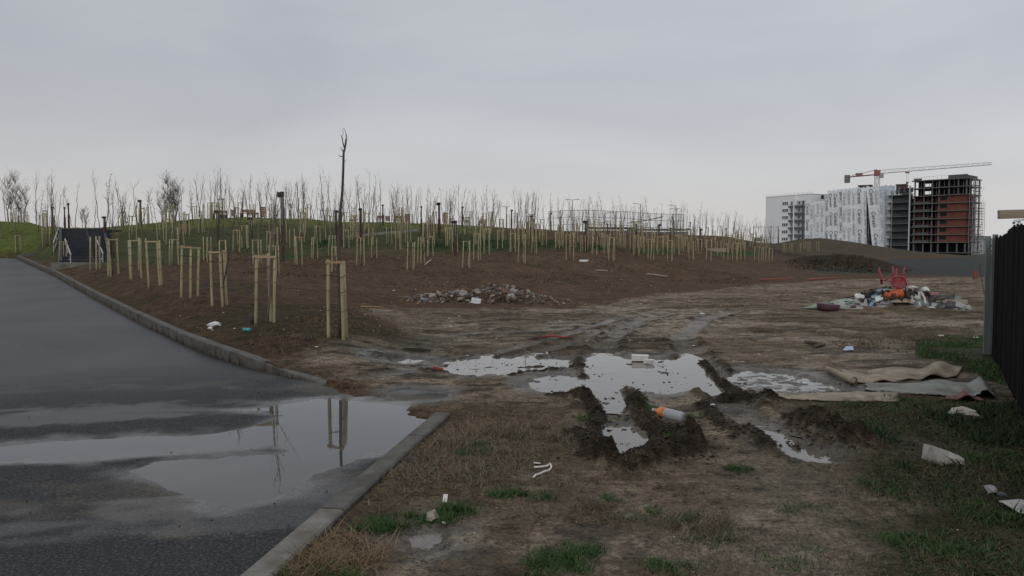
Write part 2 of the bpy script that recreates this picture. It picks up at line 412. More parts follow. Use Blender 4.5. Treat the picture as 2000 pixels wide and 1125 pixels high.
def pm(name, col, rough=0.75, var=0.25, scale=6.0, bump=0.25, metal=0.0, dirt=None, spec=0.4, stretch=None, bscale=None, bdist=0.01):
    m, t, p = nodes_of(name); tcx = t.nodes.new('ShaderNodeTexCoord'); v = tcx.outputs['Object']
    if stretch:
        mpp = t.nodes.new('ShaderNodeMapping'); mpp.inputs['Scale'].default_value = stretch; t.links.new(v, mpp.inputs[0]); v = mpp.outputs[0]
    n = noise(t, scale, 5, v)
    r = ramp_(t, n.outputs['Fac'], [(0.3, tuple(c*(1-var) for c in col)), (0.7, tuple(min(1, c*(1+var)) for c in col))])
    out = r.outputs[0]
    if dirt:
        n2 = noise(t, scale*0.35, 6, v, 0.7); rr = ramp_(t, n2.outputs['Fac'], [(0.48, (0, 0, 0)), (0.66, (1, 1, 1))])
        out = mixc(t, rr.outputs[0], out, dirt)
    t.links.new(out, p.inputs['Base Color'])
    p.inputs['Roughness'].default_value = rough; p.inputs['Metallic'].default_value = metal; p.inputs['Specular IOR Level'].default_value = spec
    if bump:
        nb = noise(t, bscale or scale*4, 4, v); b = t.nodes.new('ShaderNodeBump'); b.inputs['Strength'].default_value = bump; b.inputs['Distance'].default_value = bdist
        t.links.new(nb.outputs['Fac'], b.inputs['Height']); t.links.new(b.outputs[0], p.inputs['Normal'])
    return m
# ground: albedo by what lies there (attribute), fine grain and wetness by nodes
MG, t, p = nodes_of('ground_soil')
tcx = t.nodes.new('ShaderNodeTexCoord'); v = tcx.outputs['Object']
a1 = t.nodes.new('ShaderNodeAttribute'); a1.attribute_name = 'soil'
a2 = t.nodes.new('ShaderNodeAttribute'); a2.attribute_name = 'wet'
nA = noise(t, 3.0, 6, v, 0.7); nB = noise(t, 28.0, 5, v, 0.7); nC_ = noise(t, 120.0, 3, v, 0.6)
rA = ramp_(t, nA.outputs['Fac'], [(0.3, (.55, .55, .55)), (0.7, (1.4, 1.38, 1.33))])
rB = ramp_(t, nB.outputs['Fac'], [(0.3, (.35, .35, .35)), (0.48, (.95, .95, .95)), (0.7, (1.6, 1.56, 1.5))])
rC = ramp_(t, nC_.outputs['Fac'], [(0.3, (.72, .72, .72)), (0.7, (1.25, 1.25, 1.25))])
o1 = mixc(t, 1.0, a1.outputs['Color'], rA.outputs[0], 'MULTIPLY'); o1 = mixc(t, 1.0, o1, rB.outputs[0], 'MULTIPLY'); o1 = mixc(t, 1.0, o1, rC.outputs[0], 'MULTIPLY')
nD = noise(t, 9.0, 6, v, 0.75); rD = ramp_(t, nD.outputs['Fac'], [(0.36, (.42, .40, .38)), (0.46, (.95, .95, .95)), (0.64, (1.22, 1.2, 1.16))])
o1 = mixc(t, 1.0, o1, rD.outputs[0], 'MULTIPLY'); t.links.new(o1, p.inputs['Base Color'])
mr = t.nodes.new('ShaderNodeMapRange'); mr.inputs['From Min'].default_value = 0; mr.inputs['From Max'].default_value = 1
mr.inputs['To Min'].default_value = 0.85; mr.inputs['To Max'].default_value = 0.30; t.links.new(a2.outputs['Fac'], mr.inputs['Value'])
t.links.new(mr.outputs[0], p.inputs['Roughness'])
ms_ = t.nodes.new('ShaderNodeMapRange'); ms_.inputs['From Min'].default_value = .25; ms_.inputs['To Min'].default_value = 0.04; ms_.inputs['To Max'].default_value = 0.5
t.links.new(a2.outputs['Fac'], ms_.inputs['Value']); t.links.new(ms_.outputs[0], p.inputs['Specular IOR Level'])
b1 = t.nodes.new('ShaderNodeBump'); b1.inputs['Strength'].default_value = 1.0; b1.inputs['Distance'].default_value = 0.05
t.links.new(nB.outputs['Fac'], b1.inputs['Height'])
b2 = t.nodes.new('ShaderNodeBump'); b2.inputs['Strength'].default_value = 0.5; b2.inputs['Distance'].default_value = 0.008
t.links.new(nC_.outputs['Fac'], b2.inputs['Height']); t.links.new(b1.outputs[0], b2.inputs['Normal']); t.links.new(b2.outputs[0], p.inputs['Normal'])
# asphalt
MA, t, p = nodes_of('asphalt')
tcx = t.nodes.new('ShaderNodeTexCoord'); v = tcx.outputs['Object']
a2 = t.nodes.new('ShaderNodeAttribute'); a2.attribute_name = 'wet'
a3 = t.nodes.new('ShaderNodeAttribute'); a3.attribute_name = 'silt'
vo = t.nodes.new('ShaderNodeTexVoronoi'); vo.inputs['Scale'].default_value = 70; t.links.new(v, vo.inputs['Vector'])
nG = noise(t, 55, 4, v, 0.7); nH = noise(t, 160, 2, v)
base = ramp_(t, nG.outputs['Fac'], [(0.36, (.010, .011, .013)), (0.55, (.034, .036, .040)), (0.66, (.11, .11, .11))])
siltc = ramp_(t, nG.outputs['Fac'], [(0.36, (.05, .045, .038)), (0.64, (.135, .12, .10))])
ncl = noise(t, 9, 5, v, 0.7)
ma = t.nodes.new('ShaderNodeMath'); ma.operation = 'MULTIPLY_ADD'; ma.inputs[1].default_value = 0.6; ma.inputs[2].default_value = -0.3
t.links.new(ncl.outputs['Fac'], ma.inputs[0])
mb_ = t.nodes.new('ShaderNodeMath'); mb_.operation = 'ADD'; mb_.use_clamp = True; t.links.new(ma.outputs[0], mb_.inputs[0]); t.links.new(a3.outputs['Fac'], mb_.inputs[1])
t.links.new(mixc(t, mb_.outputs[0], base.outputs[0], siltc.outputs[0]), p.inputs['Base Color'])
mr = t.nodes.new('ShaderNodeMapRange'); mr.inputs['To Min'].default_value = 0.72; mr.inputs['To Max'].default_value = 0.12
t.links.new(a2.outputs['Fac'], mr.inputs['Value']); t.links.new(mr.outputs[0], p.inputs['Roughness'])
ms_ = t.nodes.new('ShaderNodeMapRange'); ms_.inputs['To Min'].default_value = 0.05; ms_.inputs['To Max'].default_value = 0.30
t.links.new(a2.outputs['Fac'], ms_.inputs['Value']); t.links.new(ms_.outputs[0], p.inputs['Specular IOR Level'])
bs = t.nodes.new('ShaderNodeMapRange'); bs.inputs['To Min'].default_value = 0.75; bs.inputs['To Max'].default_value = 0.08
t.links.new(a2.outputs['Fac'], bs.inputs['Value'])
b1 = t.nodes.new('ShaderNodeBump'); b1.inputs['Distance'].default_value = 0.006; t.links.new(bs.outputs[0], b1.inputs['Strength'])
t.links.new(nG.outputs['Fac'], b1.inputs['Height']); t.links.new(b1.outputs[0], p.inputs['Normal'])
# standing water
def water(name, col, bump=0.02):
    m, t, p = nodes_of(name); tcx = t.nodes.new('ShaderNodeTexCoord')
    n = noise(t, 2.0, 3, tcx.outputs['Object']); r = ramp_(t, n.outputs['Fac'], [(0.35, tuple(c*.85 for c in col)), (0.65, tuple(c*1.15 for c in col))])
    t.links.new(r.outputs[0], p.inputs['Base Color']); p.inputs['Roughness'].default_value = 0.015; p.inputs['IOR'].default_value = 1.36
    p.inputs['Specular IOR Level'].default_value = 0.62
    n2 = noise(t, 9, 2, tcx.outputs['Object']); b = t.nodes.new('ShaderNodeBump'); b.inputs['Strength'].default_value = bump; b.inputs['Distance'].default_value = 0.01
    t.links.new(n2.outputs['Fac'], b.inputs['Height']); t.links.new(b.outputs[0], p.inputs['Normal'])
    return m
MW1 = water('rain_water', (.055, .054, .054)); MW2 = water('muddy_water', (.155, .135, .11))
M = {}
M['stake'] = pm('debarked_pine', (.345, .30, .175), .8, .25, 9, .3, stretch=(1, 1, .2), dirt=(.26, .21, .12))
M['rail'] = pm('sawn_batten', (.42, .32, .19), .75, .18, 9, .2)
M['rail2'] = pm('sawn_batten_orange', (.38, .235, .125), .75, .18, 9, .2)
M['bark'] = pm('sapling_bark', (.085, .066, .055), .85, .3, 14, .3)
M['bark2'] = pm('pale_sapling_bark', (.15, .118, .10), .85, .3, 14, .3)
M['twig'] = pm('twig_bark', (.13, .10, .09), .85, .25, 10, 0)
M['birch'] = pm('birch_bark', (.42, .39, .36), .8, .3, 8, .1, dirt=(.08, .06, .055))
M['purple'] = pm('birch_twigs', (.13, .095, .095), .85, .25, 8, 0)
M['rust'] = pm('rusty_steel', (.085, .045, .035), .8, .35, 5, .3, dirt=(.05, .032, .03))
M['darkmetal'] = pm('dark_metal', (.03, .027, .027), .6, .3, 5, .1)
M['lampglass'] = pm('lamp_tube', (.22, .19, .18), .4, .1, 5, 0)
M['concrete'] = pm('kerb_concrete', (.185, .175, .155), .85, .22, 7, .35, spec=.2, dirt=(.11, .095, .075), bscale=60, bdist=.004)
M['kerbwet'] = pm('kerb_concrete_damp', (.105, .10, .088), .75, .3, 7, .35, spec=.25, dirt=(.065, .056, .045), bscale=60, bdist=.004)
M['slate'] = pm('dark_step_stone', (.022, .026, .034), .65, .3, 5, .2)
M['slate2'] = pm('dark_step_nosing', (.035, .04, .05), .6, .3, 5, .2)
M['steel'] = pm('galvanised_steel', (.42, .40, .42), .45, .12, 5, 0, metal=.3)
M['benchwood'] = pm('bench_wood', (.20, .10, .055), .7, .25, 6, .2)
M['blackwood'] = pm('tarred_fence_wood', (.007, .0065, .006), .9, .45, 5, .5, stretch=(6, 6, .5), spec=.06, bscale=12)
M['blackwood2'] = pm('tarred_fence_wood_worn', (.013, .011, .0095), .9, .5, 5, .5, stretch=(6, 6, .5), spec=.06, bscale=12)
M['greyboard'] = pm('greenish_grey_board', (.20, .235, .225), .75, .18, 3, .2, stretch=(2, 2, .3), dirt=(.13, .15, .14))
M['plankwood'] = pm('weathered_plank', (.30, .245, .18), .8, .25, 6, .3, stretch=(.3, 2, 2))

# ------------------------------------------------------------------ the ground sheet
def polar(angs, rads):
    A, R = np.meshgrid(angs, rads); X = (np.sin(A)*R).ravel(); Y = (np.cos(A)*R).ravel()
    na, nr = len(angs), len(rads); i = np.arange((nr-1)*(na-1)); r_ = i//(na-1); c_ = i % (na-1)
    k = r_*na+c_
    return X, Y, np.stack([k, k+1, k+na+1, k+na], 1)
def geo(a, b, q): return list(np.exp(np.arange(math.log(a), math.log(b), q)))
angs = np.radians(np.r_[np.arange(-180, -42, 4.6), np.arange(-41.5, 41.5, 0.112), np.arange(42, 180.1, 4.6)]); angs[-1] = math.pi
rads = np.array([0.02]+geo(0.3, 3.2, 0.06)+geo(3.2, 17, 0.0046)+geo(17, 60, 0.0085)+geo(60, 190, 0.013)+geo(190, 3500, 0.09))
X, Y, Q = polar(angs, rads)
Z, dark, wet, sroad = ground_z(X, Y)
U, V = proj(X, Y, Z); front = Y > 0.5
U = np.where(front, U, 3000*np.sign(X)); V = np.where(front, V, 1500)
r = np.hypot(X, Y)
nb = fbm(X, Y, 0.5, 4, 71); nm = fbm(X, Y, 2.0, 4, 72); nf = fbm(X, Y, 7, 3, 73)
nbig = fbm(X, Y, 0.09, 4, 74)
Uw = U+30*nb+12*nm; Vw = V+(10*nb+6*nm)*np.clip((V-480)/120, 0.05, 3)
soil = np.array([.106, .070, .046]); mud = np.array([.31, .25, .192]); mudg = np.array([.19, .15, .113]); darkmud = np.array([.040, .030, .022])
grass = np.array([.14, .17, .045]); dgrass = np.array([.034, .048, .02]); bank = np.array([.062, .078, .034])
col = np.tile(soil, (len(X), 1))*(1+0.28*nm)[:, None]*(1+.15*nb)[:, None]
def blend(c, m): 
    global col
    col = col*(1-m[:, None])+np.asarray(c)*m[:, None]
cu = np.interp(U, [0, 150, 300, 480, 600, 750, 850, 950, 1050, 1150, 1300, 1420, 1500], [430, 447, 436, 423, 427, 433, 437, 442, 447, 452, 457, 461, 473])
up = (r > 26)
below = V-cu
blend(grass, up*sstep(22, 10, below+6*nb)*sstep(1010, 900, Uw)*(0.75+.25*nm).clip(0, 1))
# dark green slope under the crest
lim = np.interp(U, [0, 200, 330, 480, 620, 760, 900, 1000, 1100], [70, 72, 78, 75, 70, 60, 52, 44, 30])
blend(bank, up*sstep(8, 20, below+6*nb)*sstep(1, 0, (below+14*nm+8*nb-lim+12)/20)*sstep(1080, 960, Uw)*0.85)
blend(grass*.8, up*sstep(110, 60, Uw)*sstep(-6, 8, V-425)*sstep(500, 490, V)*.9)
for cx_, cy_, sx_, sy_ in ((930, 478, 80, 12), (1080, 478, 42, 9), (1160, 483, 40, 7), (640, 475, 35, 6), (840, 482, 30, 8), (1280, 489, 60, 6), (1440, 495, 50, 5), (560, 500, 40, 6)):
    g_ = np.exp(-((U-cx_)/sx_)**2-((V-cy_)/sy_)**2)
    blend((.035, .08, .026), up*sstep(.25, .6, g_*(1+.6*nm+.3*nf))*.85)
# path across the slope
pl = np.interp(U, [560, 640, 740, 815], [475, 467, 456, 449])
blend((.23, .215, .20), up*sstep(3.2, 1.6, np.abs(V-pl))*sstep(600, 650, U)*sstep(820, 812, U)*.75)
# far plain, dark field
blend((.060, .062, .062), (r > 58)*sstep(1540, 1640, U)*sstep(-1, 2, Z-0.0+3)*sstep(0.6, 0.15, Z)*sstep(56, 66, r+3*nb))
blend((.082, .064, .046), (r > 85)*(U > 1450)*sstep(.4, 1.0, Z))
blend((.075, .07, .06), sstep(180, 240, r))
# the dirt track and the muddy yard
MUDP = flats([(560,722),(655,690),(800,668),(770,640),(700,615),(780,604),(1130,600),(1290,574),(1480,555),(1640,545),(1900,541),(2400,541)], 0)+[(60, 3), (30, -12), (-3, -12)]+[(-1.2, 4), (-.6, 7.8), (-1.1, 8.9)]
sm = sdpoly(X, Y, MUDP)+(0.35*nm+.25*nb)*np.clip(r/14, .5, 4)
mm = sstep(0.35, -0.35, sm)*(r < 62)
blend(mudg, mm); 
light = sstep(-.25, .45, nb+.5*nm+.1*nf)
blend(mud, mm*light*.9)
stre = fbm(X*.45+Y*.1, Y*1.5-X*.25, 2.2, 5, 95, .65)
blend((.05, .04, .03), mm*sstep(.10, .30, stre)*sstep(3, 9, r)*.8)
blend((.06, .048, .036), (r < 26)*sstep(.16, .34, fbm(X, Y, 3.5, 5, 96, .7))*.55)
# brown scrub strips over the mud on the right
scr = sstep(.0, .35, fbm(X, Y*1.6, .42, 4, 81)+.3*nm)
blend((.088, .068, .042), mm*scr*sstep(1250, 1600, U+40*nb)*sstep(575, 600, V)*sstep(1.0, 2.0, X)*.8)
# foreground grass root zones
def zone(pts, c, amt, soft=.3, ns=.35):
    s_ = sdpoly(X, Y, flats(pts, 0))+ns*nm+.15*nf
    blend(c, (r < 30)*sstep(soft, -soft, s_)*amt)
DRY = [(850,798),(950,786),(1060,800),(1130,835),(1180,905),(1060,905),(930,960),(780,1040),(640,1125),(480,1180),(640,1000),(760,880)]
WEED = [(1560,800),(1740,772),(1990,795),(2200,850),(2300,1300),(1760,1300),(1760,1080),(1690,930),(1720,860),(1660,815)]
GRN = [(1790,665),(1850,655),(1960,655),(2100,700),(2100,760),(1960,755),(1850,705),(1790,698)]
LOW = [(560,1125),(700,1010),(950,940),(1250,930),(1500,960),(1520,1125),(1500,1400),(500,1400)]
zone([(1470,880),(1600,905),(1690,950),(1760,1060),(1780,1300),(1430,1300),(1400,1000),(1440,930)], (.235, .20, .16), .75, .4, .5); zone(DRY, (.11, .084, .055), .8); zone(WEED, (.058, .054, .028), .9); zone(GRN, (.035, .048, .018), .95)
sl = sdpoly(X, Y, flats(LOW, 0))
blend((.065, .05, .034), (r < 12)*sstep(.5, -.5, sl)*sstep(-.05, .4, fbm(X, Y, 1.3, 4, 83)+.3*nm)*.75)
blend(darkmud, np.clip(dark, 0, 1)*(0.88+.12*nf).clip(0, 1))
# silt where water stands
blend((.17, .15, .125), wet*(dark < .3)*.6)
col = col*(1-.28*wet*(dark < .5))[:, None]
pale = sstep(.33, .48, fbm(X, Y, 3.2, 4, 91))*(r < 60)*(1-dark)
col = col*(1+.22*pale)[:, None]
blend((.045, .048, .026), (X < 0)*(sroad > .1)*(sroad < 4+1.5*nb)*(r > 12)*(r < 45)*sstep(-.05, .35, nb+.6*nm)*.6)
col = col*(1-.16*sstep(30, 12, r)*(X < 3)*(r > 10.5))[:, None]
wetm = np.clip(.10+wet*.8+.28*mm*light*(r < 30)+.10*dark, 0, 1)
wetm = np.where(r > 26, .1, wetm); wetm = wetm*(1-.85*np.clip(dark*1.3, 0, 1))
ground = mesh_np('ground', np.c_[X, Y, Z], Q, MG, attrs={'soil': np.clip(col, .004, 1), 'wet': wetm}); tag(ground, 'muddy waste ground rising to a planted mound', None, None, 'structure')

# ------------------------------------------------------------------ the road
angs = np.radians(np.r_[np.arange(-176, -43, 3), np.arange(-42.5, 4, 0.14)])
rads = np.array(geo(0.5, 3.4, 0.08)+geo(3.4, 16, 0.0075)+geo(16, 60, 0.016)+geo(60, 82, .1))
X, Y, Q = polar(angs, rads)
s = sdpoly(X, Y, ROAD)
dm = dline(X, Y, MOUTH); dkk = np.minimum(dline(X, Y, NK), dline(X, Y, KL))
lim = np.where(dm < dkk, 0.5, 0.06)
ok = s < lim
Qk = Q[ok[Q].all(1)]
Z, s2 = road_z(X, Y)
used = np.unique(Qk); remap = -np.ones(len(X), int); remap[used] = np.arange(len(used))
X, Y, Z, s2 = X[used], Y[used], Z[used], s2[used]
n1_ = fbm(X*.55+Y*.25, Y*1.5-X*.35, 1.0, 4, 61); n2_ = fbm(X, Y, .5, 3, 62); n3_ = fbm(X, Y, 4, 3, 63)
dist = np.hypot(X, Y)
streak = fbm(X*.35+Y*.2, Y*1.9-X*.5, 1.0, 4, 66)
wetr = np.clip(sstep(.30, -.05, s2+.2*n3_)*.72+.34*sstep(8.5, 13, dist)*(1+.15*n2_)+.5*sstep(0.0, .35, streak+.25*n3_+.2*n1_)*sstep(3, 6, dist)*sstep(12, 8.5, dist)+.12, 0, 1)
mo = np.minimum(dline(X, Y, MOUTH), 3)
silt = np.clip(.95*sstep(.7, .05, mo+.2*n3_)+.55*sstep(.1, .5, n1_+.25*n3_)*sstep(14, 9, dist)+.10+.12*n2_, 0, 1)
road = mesh_np('road', np.c_[X, Y, Z], remap[Qk], MA, attrs={'wet': wetr, 'silt': silt}); tag(road, 'wet grey asphalt road with standing rainwater', None, None, 'structure')

def poly_plane(name, pts, z, mat, grow=0.0, label=None):
    c = np.mean(pts, 0); P = [Vector((x, y, 0)) for x, y in pts]; out = []
    n = len(P); area = sum(P[i].x*P[(i+1) % n].y-P[(i+1) % n].x*P[i].y for i in range(n)); sg = 1 if area > 0 else -1
    for i in range(n):
        d0 = (P[i]-P[i-1]); d1 = (P[(i+1) % n]-P[i]); t_ = (d0.normalized()+d1.normalized())
        nrm = Vector((t_.y, -t_.x, 0)).normalized()*sg*grow; out.append((P[i].x+nrm.x, P[i].y+nrm.y, z))
    me = bpy.data.meshes.new(name); me.from_pydata(out, [], [tuple(range(n))] if sg > 0 else [tuple(range(n))[::-1]]); me.materials.append(mat)
    bm = bmesh.new(); bm.from_mesh(me); bmesh.ops.triangulate(bm, faces=bm.faces); bm.to_mesh(me); bm.free()
    o = bpy.data.objects.new(name, me); C.objects.link(o); return tag(o, label, None, None, 'structure')
poly_plane('puddle', [(-.45, 7.6), (-.75, 8.6), (-1.3, 9.3), (-2.6, 9.65), (-4.5, 9.9), (-9.5, 9.9), (-9.5, 4.2), (-2.2, 4.2), (-1.2, 5.0), (-.95, 6.4)], WZ, MW1, 0, 'rainwater puddle mirroring the stakes on the asphalt')
for k, lab in (('B', 'deep water filled wheel rut'), ('E', 'square water filled hole in the churned mud'), ('F', 'narrow curved puddle beside the dark mud heap'), ('M', 'tiny puddle by the pale stone'), ('K', 'shallow wet patch on the track')):
    poly_plane('puddle', PUDW[k][0], WZ, MW2, .14 if k != 'F' else .3, lab)
poly_plane('puddle', flats([(820,735),(850,704),(900,694),(1000,690),(1140,692)], WZ)+flats([(1140,745),(1050,738),(930,748)], WZ), WZ+.0006, MW2, .05, 'long streaky puddle reflecting the stakes')
poly_plane('puddle', flats([(1142,690),(1345,690),(1380,705),(1450,780),(1470,800),(1400,795),(1370,778),(1225,778),(1142,770)], WZ), WZ+.0003, MW2, .02, 'wide puddle across the track behind the foam blocks')
poly_plane('puddle', flats([(1030,742),(1140,728),(1140,775),(1040,772)], WZ), WZ+.0009, MW2, 0, 'thin water film left of the wheel rut')
poly_plane('puddle', flats([(1395,728),(1470,722),(1600,732),(1680,762),(1600,772),(1470,770)], WZ), WZ+.0009, MW2, 0, 'speckled shallow puddle beside the old carpets')

# ------------------------------------------------------------------ kerbs
def resample(P, step):
    P = [Vector(p) for p in P]; out = [P[0].copy()]; acc = 0
    for a, b in zip(P[:-1], P[1:]):
        L_ = (b-a).length; t_ = step-acc
        while t_ <= L_: out.append(a.lerp(b, t_/L_)); t_ += step
        acc = L_-(t_-step)
    return out
def kerb_line(P, width, step, side, mat1, mat2, name, label, drop=None):
    root = empty(name, P[0]); tag(root, label, None, None, 'structure')
    pts = resample(P, step)
    for i, (a, b) in enumerate(zip(pts[:-1], pts[1:])):
        d = (b-a); d.z = 0; d.normalize(); n = Vector((d.y, -d.x, 0))*side
        mb = MB(); g = 0.006; jz = random.uniform(-.003, .003); jn = random.uniform(-.004, .004)
        a2_, b2_ = a+d*g, b-d*g; o = -Vector(root.location)
        ch = .014; hgt = .34
        prof = [(0, -hgt), (0, -ch), (ch, 0), (width-ch, 0), (width, -ch), (width, -hgt)]
        vv = []
        for q in (a2_, b2_):
            for u_, z_ in prof: vv.append(q+n*(u_+jn)+Vector((0, 0, z_+jz))+o)
        m_ = len(prof)
        ff = [(k, (k+1) % m_, m_+(k+1) % m_, m_+k) for k in range(m_)]+[tuple(range(m_))[::-1], tuple(range(m_, 2*m_))]
        mb.add(vv, ff); mb.build('kerb_stone', mat1 if random.random() < .7 else mat2, root)
    return root
fk = [Vector((x, y, z+0.20)) for x, y, z in KERB]; fk[0].z = .0; fk[1].z = .08; fk[2].z = .16
kerb_line(fk, .16, 1.0, 1, M['kerbwet'], M['kerbwet'], 'kerb', 'long raised concrete kerb along the planted slope')
nk = [Vector((x, y, .035)) for x, y in NK[1:]]; nk = [Vector((NK[0][0]+(NK[1][0]-NK[0][0])*.5, -3.0, .035))]+nk+[Vector((-.74, 8.25, -.02))]
kerb_line(nk, .17, 1.0, 1, M['concrete'], M['kerbwet'], 'kerb', 'low flush concrete kerb between asphalt and dry grass')
fb = hit(40, 497, 30); 
# low edging from the kerb end to the stairs
e0 = at(42, 497, 47.5); e1 = at(112, 490, 43)
kerb_line([e0, e1], .2, 2.0, 1, M['kerbwet'], M['kerbwet'], 'kerb', 'thin edging between green bank and brown soil near the stairs')

# ------------------------------------------------------------------ grass and weeds
def bed(poly, n, seed, zfun=ground_z, dens=None):
    P = np.array(poly); lo, hi = P.min(0), P.max(0); g = np.random.default_rng(seed)
    out = np.zeros((0, 2))
    while len(out) < n:
        c = g.uniform(lo, hi, (n*3, 2)); ins = sdpoly(c[:, 0], c[:, 1], poly) < 0
        if dens is not None: ins &= g.uniform(0, 1, len(c)) < dens(c[:, 0], c[:, 1])
        out = np.r_[out, c[ins]]
        if ins.sum() == 0: break
    return out[:n]
def blades(name, xy, h, wd, lean, mat, label, seed, curl=.5, segs=2, lay=0.0, hmul=None):
    g = np.random.default_rng(seed); n = len(xy); z, dk, wt, s_ = ground_z(xy[:, 0], xy[:, 1])
    keep = (s_ > .17) & (wt < .85) & (z > WZ+.008); xy, z = xy[keep], z[keep]; n = len(xy)
    hm = (hmul[keep] if hmul is not None else 1.0)
    H = h*g.uniform(.45, 1.25, n)*hm; W = wd*g.uniform(.6, 1.4, n); A = g.uniform(0, 2*np.pi, n); le = np.clip(g.normal(lean, .3, n), .05, 1.45)+lay*0
    B = A+g.normal(0, .9, n)
    dx, dy = np.cos(A), np.sin(A); px, py = -np.sin(B), np.cos(B)
    V_ = []; K = 2*segs+1
    for k in range(segs):
        f = k/segs; a_ = le*(1+curl*f)
        x = xy[:, 0]+dx*np.sin(a_)*H*f; y = xy[:, 1]+dy*np.sin(a_)*H*f; zz = z+np.cos(np.minimum(a_, 1.5))*H*f-.004*(k == 0)
        wk = W*(1-.5*f)
        V_.append(np.stack([x-px*wk, y-py*wk, zz], 1)); V_.append(np.stack([x+px*wk, y+py*wk, zz], 1))
    a_ = le*(1+curl); V_.append(np.stack([xy[:, 0]+dx*np.sin(a_)*H, xy[:, 1]+dy*np.sin(a_)*H, z+np.cos(np.minimum(a_, 1.62))*H], 1))
    VV = np.stack(V_, 1).reshape(-1, 3); b0 = np.arange(n)*K; T = []
    for k in range(segs-1):
        T += [np.stack([b0+2*k, b0+2*k+1, b0+2*k+3], 1), np.stack([b0+2*k, b0+2*k+3, b0+2*k+2], 1)]
    T.append(np.stack([b0+2*segs-2, b0+2*segs-1, b0+2*segs], 1))
    rnd = np.repeat(g.uniform(0, 1, n), K)
    o = mesh_np(name, VV, np.concatenate(T), mat, attrs={'tint': rnd}); return tag(o, label, None, None, 'stuff')
def bladem(name, c1, c2, c3):
    m, t, p = nodes_of(name); a = t.nodes.new('ShaderNodeAttribute'); a.attribute_name = 'tint'
    r_ = ramp_(t, a.outputs['Fac'], [(0, c1), (.5, c2), (1, c3)]); t.links.new(r_.outputs[0], p.inputs['Base Color']); p.inputs['Roughness'].default_value = .7
    p.inputs['Specular IOR Level'].default_value = .2
    return m
BD = bladem('dry_grass', (.075, .058, .04), (.145, .115, .08), (.25, .205, .145))
BO = bladem('orange_straw', (.13, .085, .045), (.21, .14, .075), (.25, .185, .115))
BG = bladem('green_grass', (.024, .060, .018), (.045, .095, .026), (.085, .115, .04))
BB = bladem('brown_weeds', (.06, .044, .025), (.11, .08, .042), (.17, .13, .07))
BM = bladem('mixed_weeds', (.018, .032, .013), (.035, .05, .02), (.12, .10, .05))
def patch(x, y, sc_, seed, a=-.1, b=.35): return sstep(a, b, fbm(x, y, sc_, 4, seed))
blades('dry_grass', bed(flats(DRY), 10500, 1, dens=lambda x, y: .04+.96*patch(x, y, 1.6, 101, -.05, .35)), .085, .0024, 1.0, BD, 'flattened dry grass along the low kerb', 1)
blades('dry_grass', bed(flats(LOW), 11000, 2, dens=lambda x, y: patch(x, y, 1.4, 102, .0, .4)), .06, .0021, 1.0, BB, 'thin brown turf over the foreground mud', 2)
blades('dry_grass', bed(flats([(1000,900),(1700,880),(1750,1125),(1000,1125)]), 5500, 3, dens=lambda x, y: patch(x, y, 1.2, 103, .05, .4)), .05, .0021, 1.0, BD, 'sparse straw on the bare foreground mud', 3)
blades('weeds', bed(flats(WEED), 26000, 4, dens=lambda x, y: .25+.75*patch(x, y, 1.2, 104)), .07, .0036, 1.15, BM, 'dark green weeds beside the black fence', 4)
blades('weeds', bed(flats([(1750,800),(1990,790),(2150,900),(2150,1060),(1850,1000),(1740,900),(1700,840)]), 9000, 8, dens=lambda x, y: patch(x, y, 1.3, 131, .0, .35)), .12, .005, .9, bladem('dark_weed', (.014, .03, .012), (.024, .046, .016), (.05, .065, .026)), 'taller dark weeds around the white blocks', 8)
blades('broad_leaves', bed(flats(WEED), 7000, 7, dens=lambda x, y: patch(x, y, 2.0, 121, 0, .3)), .045, .0085, 1.1, bladem('broad_leaf', (.016, .04, .014), (.03, .06, .02), (.06, .085, .03)), 'small broad leaved weeds among the grass at right', 7)
blades('weeds', bed(flats(WEED), 9000, 5, dens=lambda x, y: patch(x, y, 1.5, 105)), .085, .0022, 1.15, BB, 'brown stalks among the weeds at right', 5)
blades('green_grass', bed(flats(GRN), 16000, 6, dens=lambda x, y: .05+.95*patch(x, y, 1.3, 106, -.15, .25)), .075, .005, .8, BG, 'bright green grass at the foot of the fence', 6)
def tuft_xy(lst, seed):
    g = np.random.default_rng(seed); out = []
    for px, py, sx, n in lst:
        x, y = flat(px, py); ca = g.uniform(-1, 1, 6)*sx*1.5; cb2 = g.uniform(-1, 1, 6)*sx*1.2; ci = g.integers(0, 6, int(n*.95)); m_ = len(ci); out.append(np.c_[x+ca[ci]+g.normal(0, sx*.4, m_), y+cb2[ci]+g.normal(0, sx*.35, m_)])
    return np.concatenate(out)
GT = [(790,1020,.10,900),(885,1000,.09,900),(750,1035,.10,500),(850,1012,.1,400),(1000,970,.09,500),(1045,968,.07,300),(1095,1095,.11,900),(1080,1110,.1,600),(1130,1075,.08,300),
      (1445,915,.06,420),(930,870,.05,250),(925,885,.07,250),(560,1122,.05,200),(650,1118,.10,500),(1340,1110,.10,420),(1330,1015,.07,220),(1180,975,.07,120),(1240,1010,.10,160),
      (1300,800,.16,420),(1240,790,.1,200),(1130,820,.1,150),(1350,812,.12,200),(720,1030,.07,200),(1290,880,.06,120),(1400,1060,.1,150),(1540,1100,.15,200),(1600,1000,.15,120),
      (1810,1060,.14,500),(1880,1085,.16,700),(1740,955,.1,300),(1930,1000,.2,900),(1960,900,.25,900),(1720,800,.2,500),(1810,790,.22,700),(1960,850,.25,700)]
blades('green_tufts', tuft_xy(GT, 11), .07, .0030, .85, BG, 'green grass tufts dotted over the foreground', 11)
ST = [(620,1095,.16,600),(650,1085,.15,600),(590,1110,.12,500),(700,1075,.16,350),(800,930,.2,300),(840,880,.2,350),(940,850,.25,450),(1000,830,.25,350)]
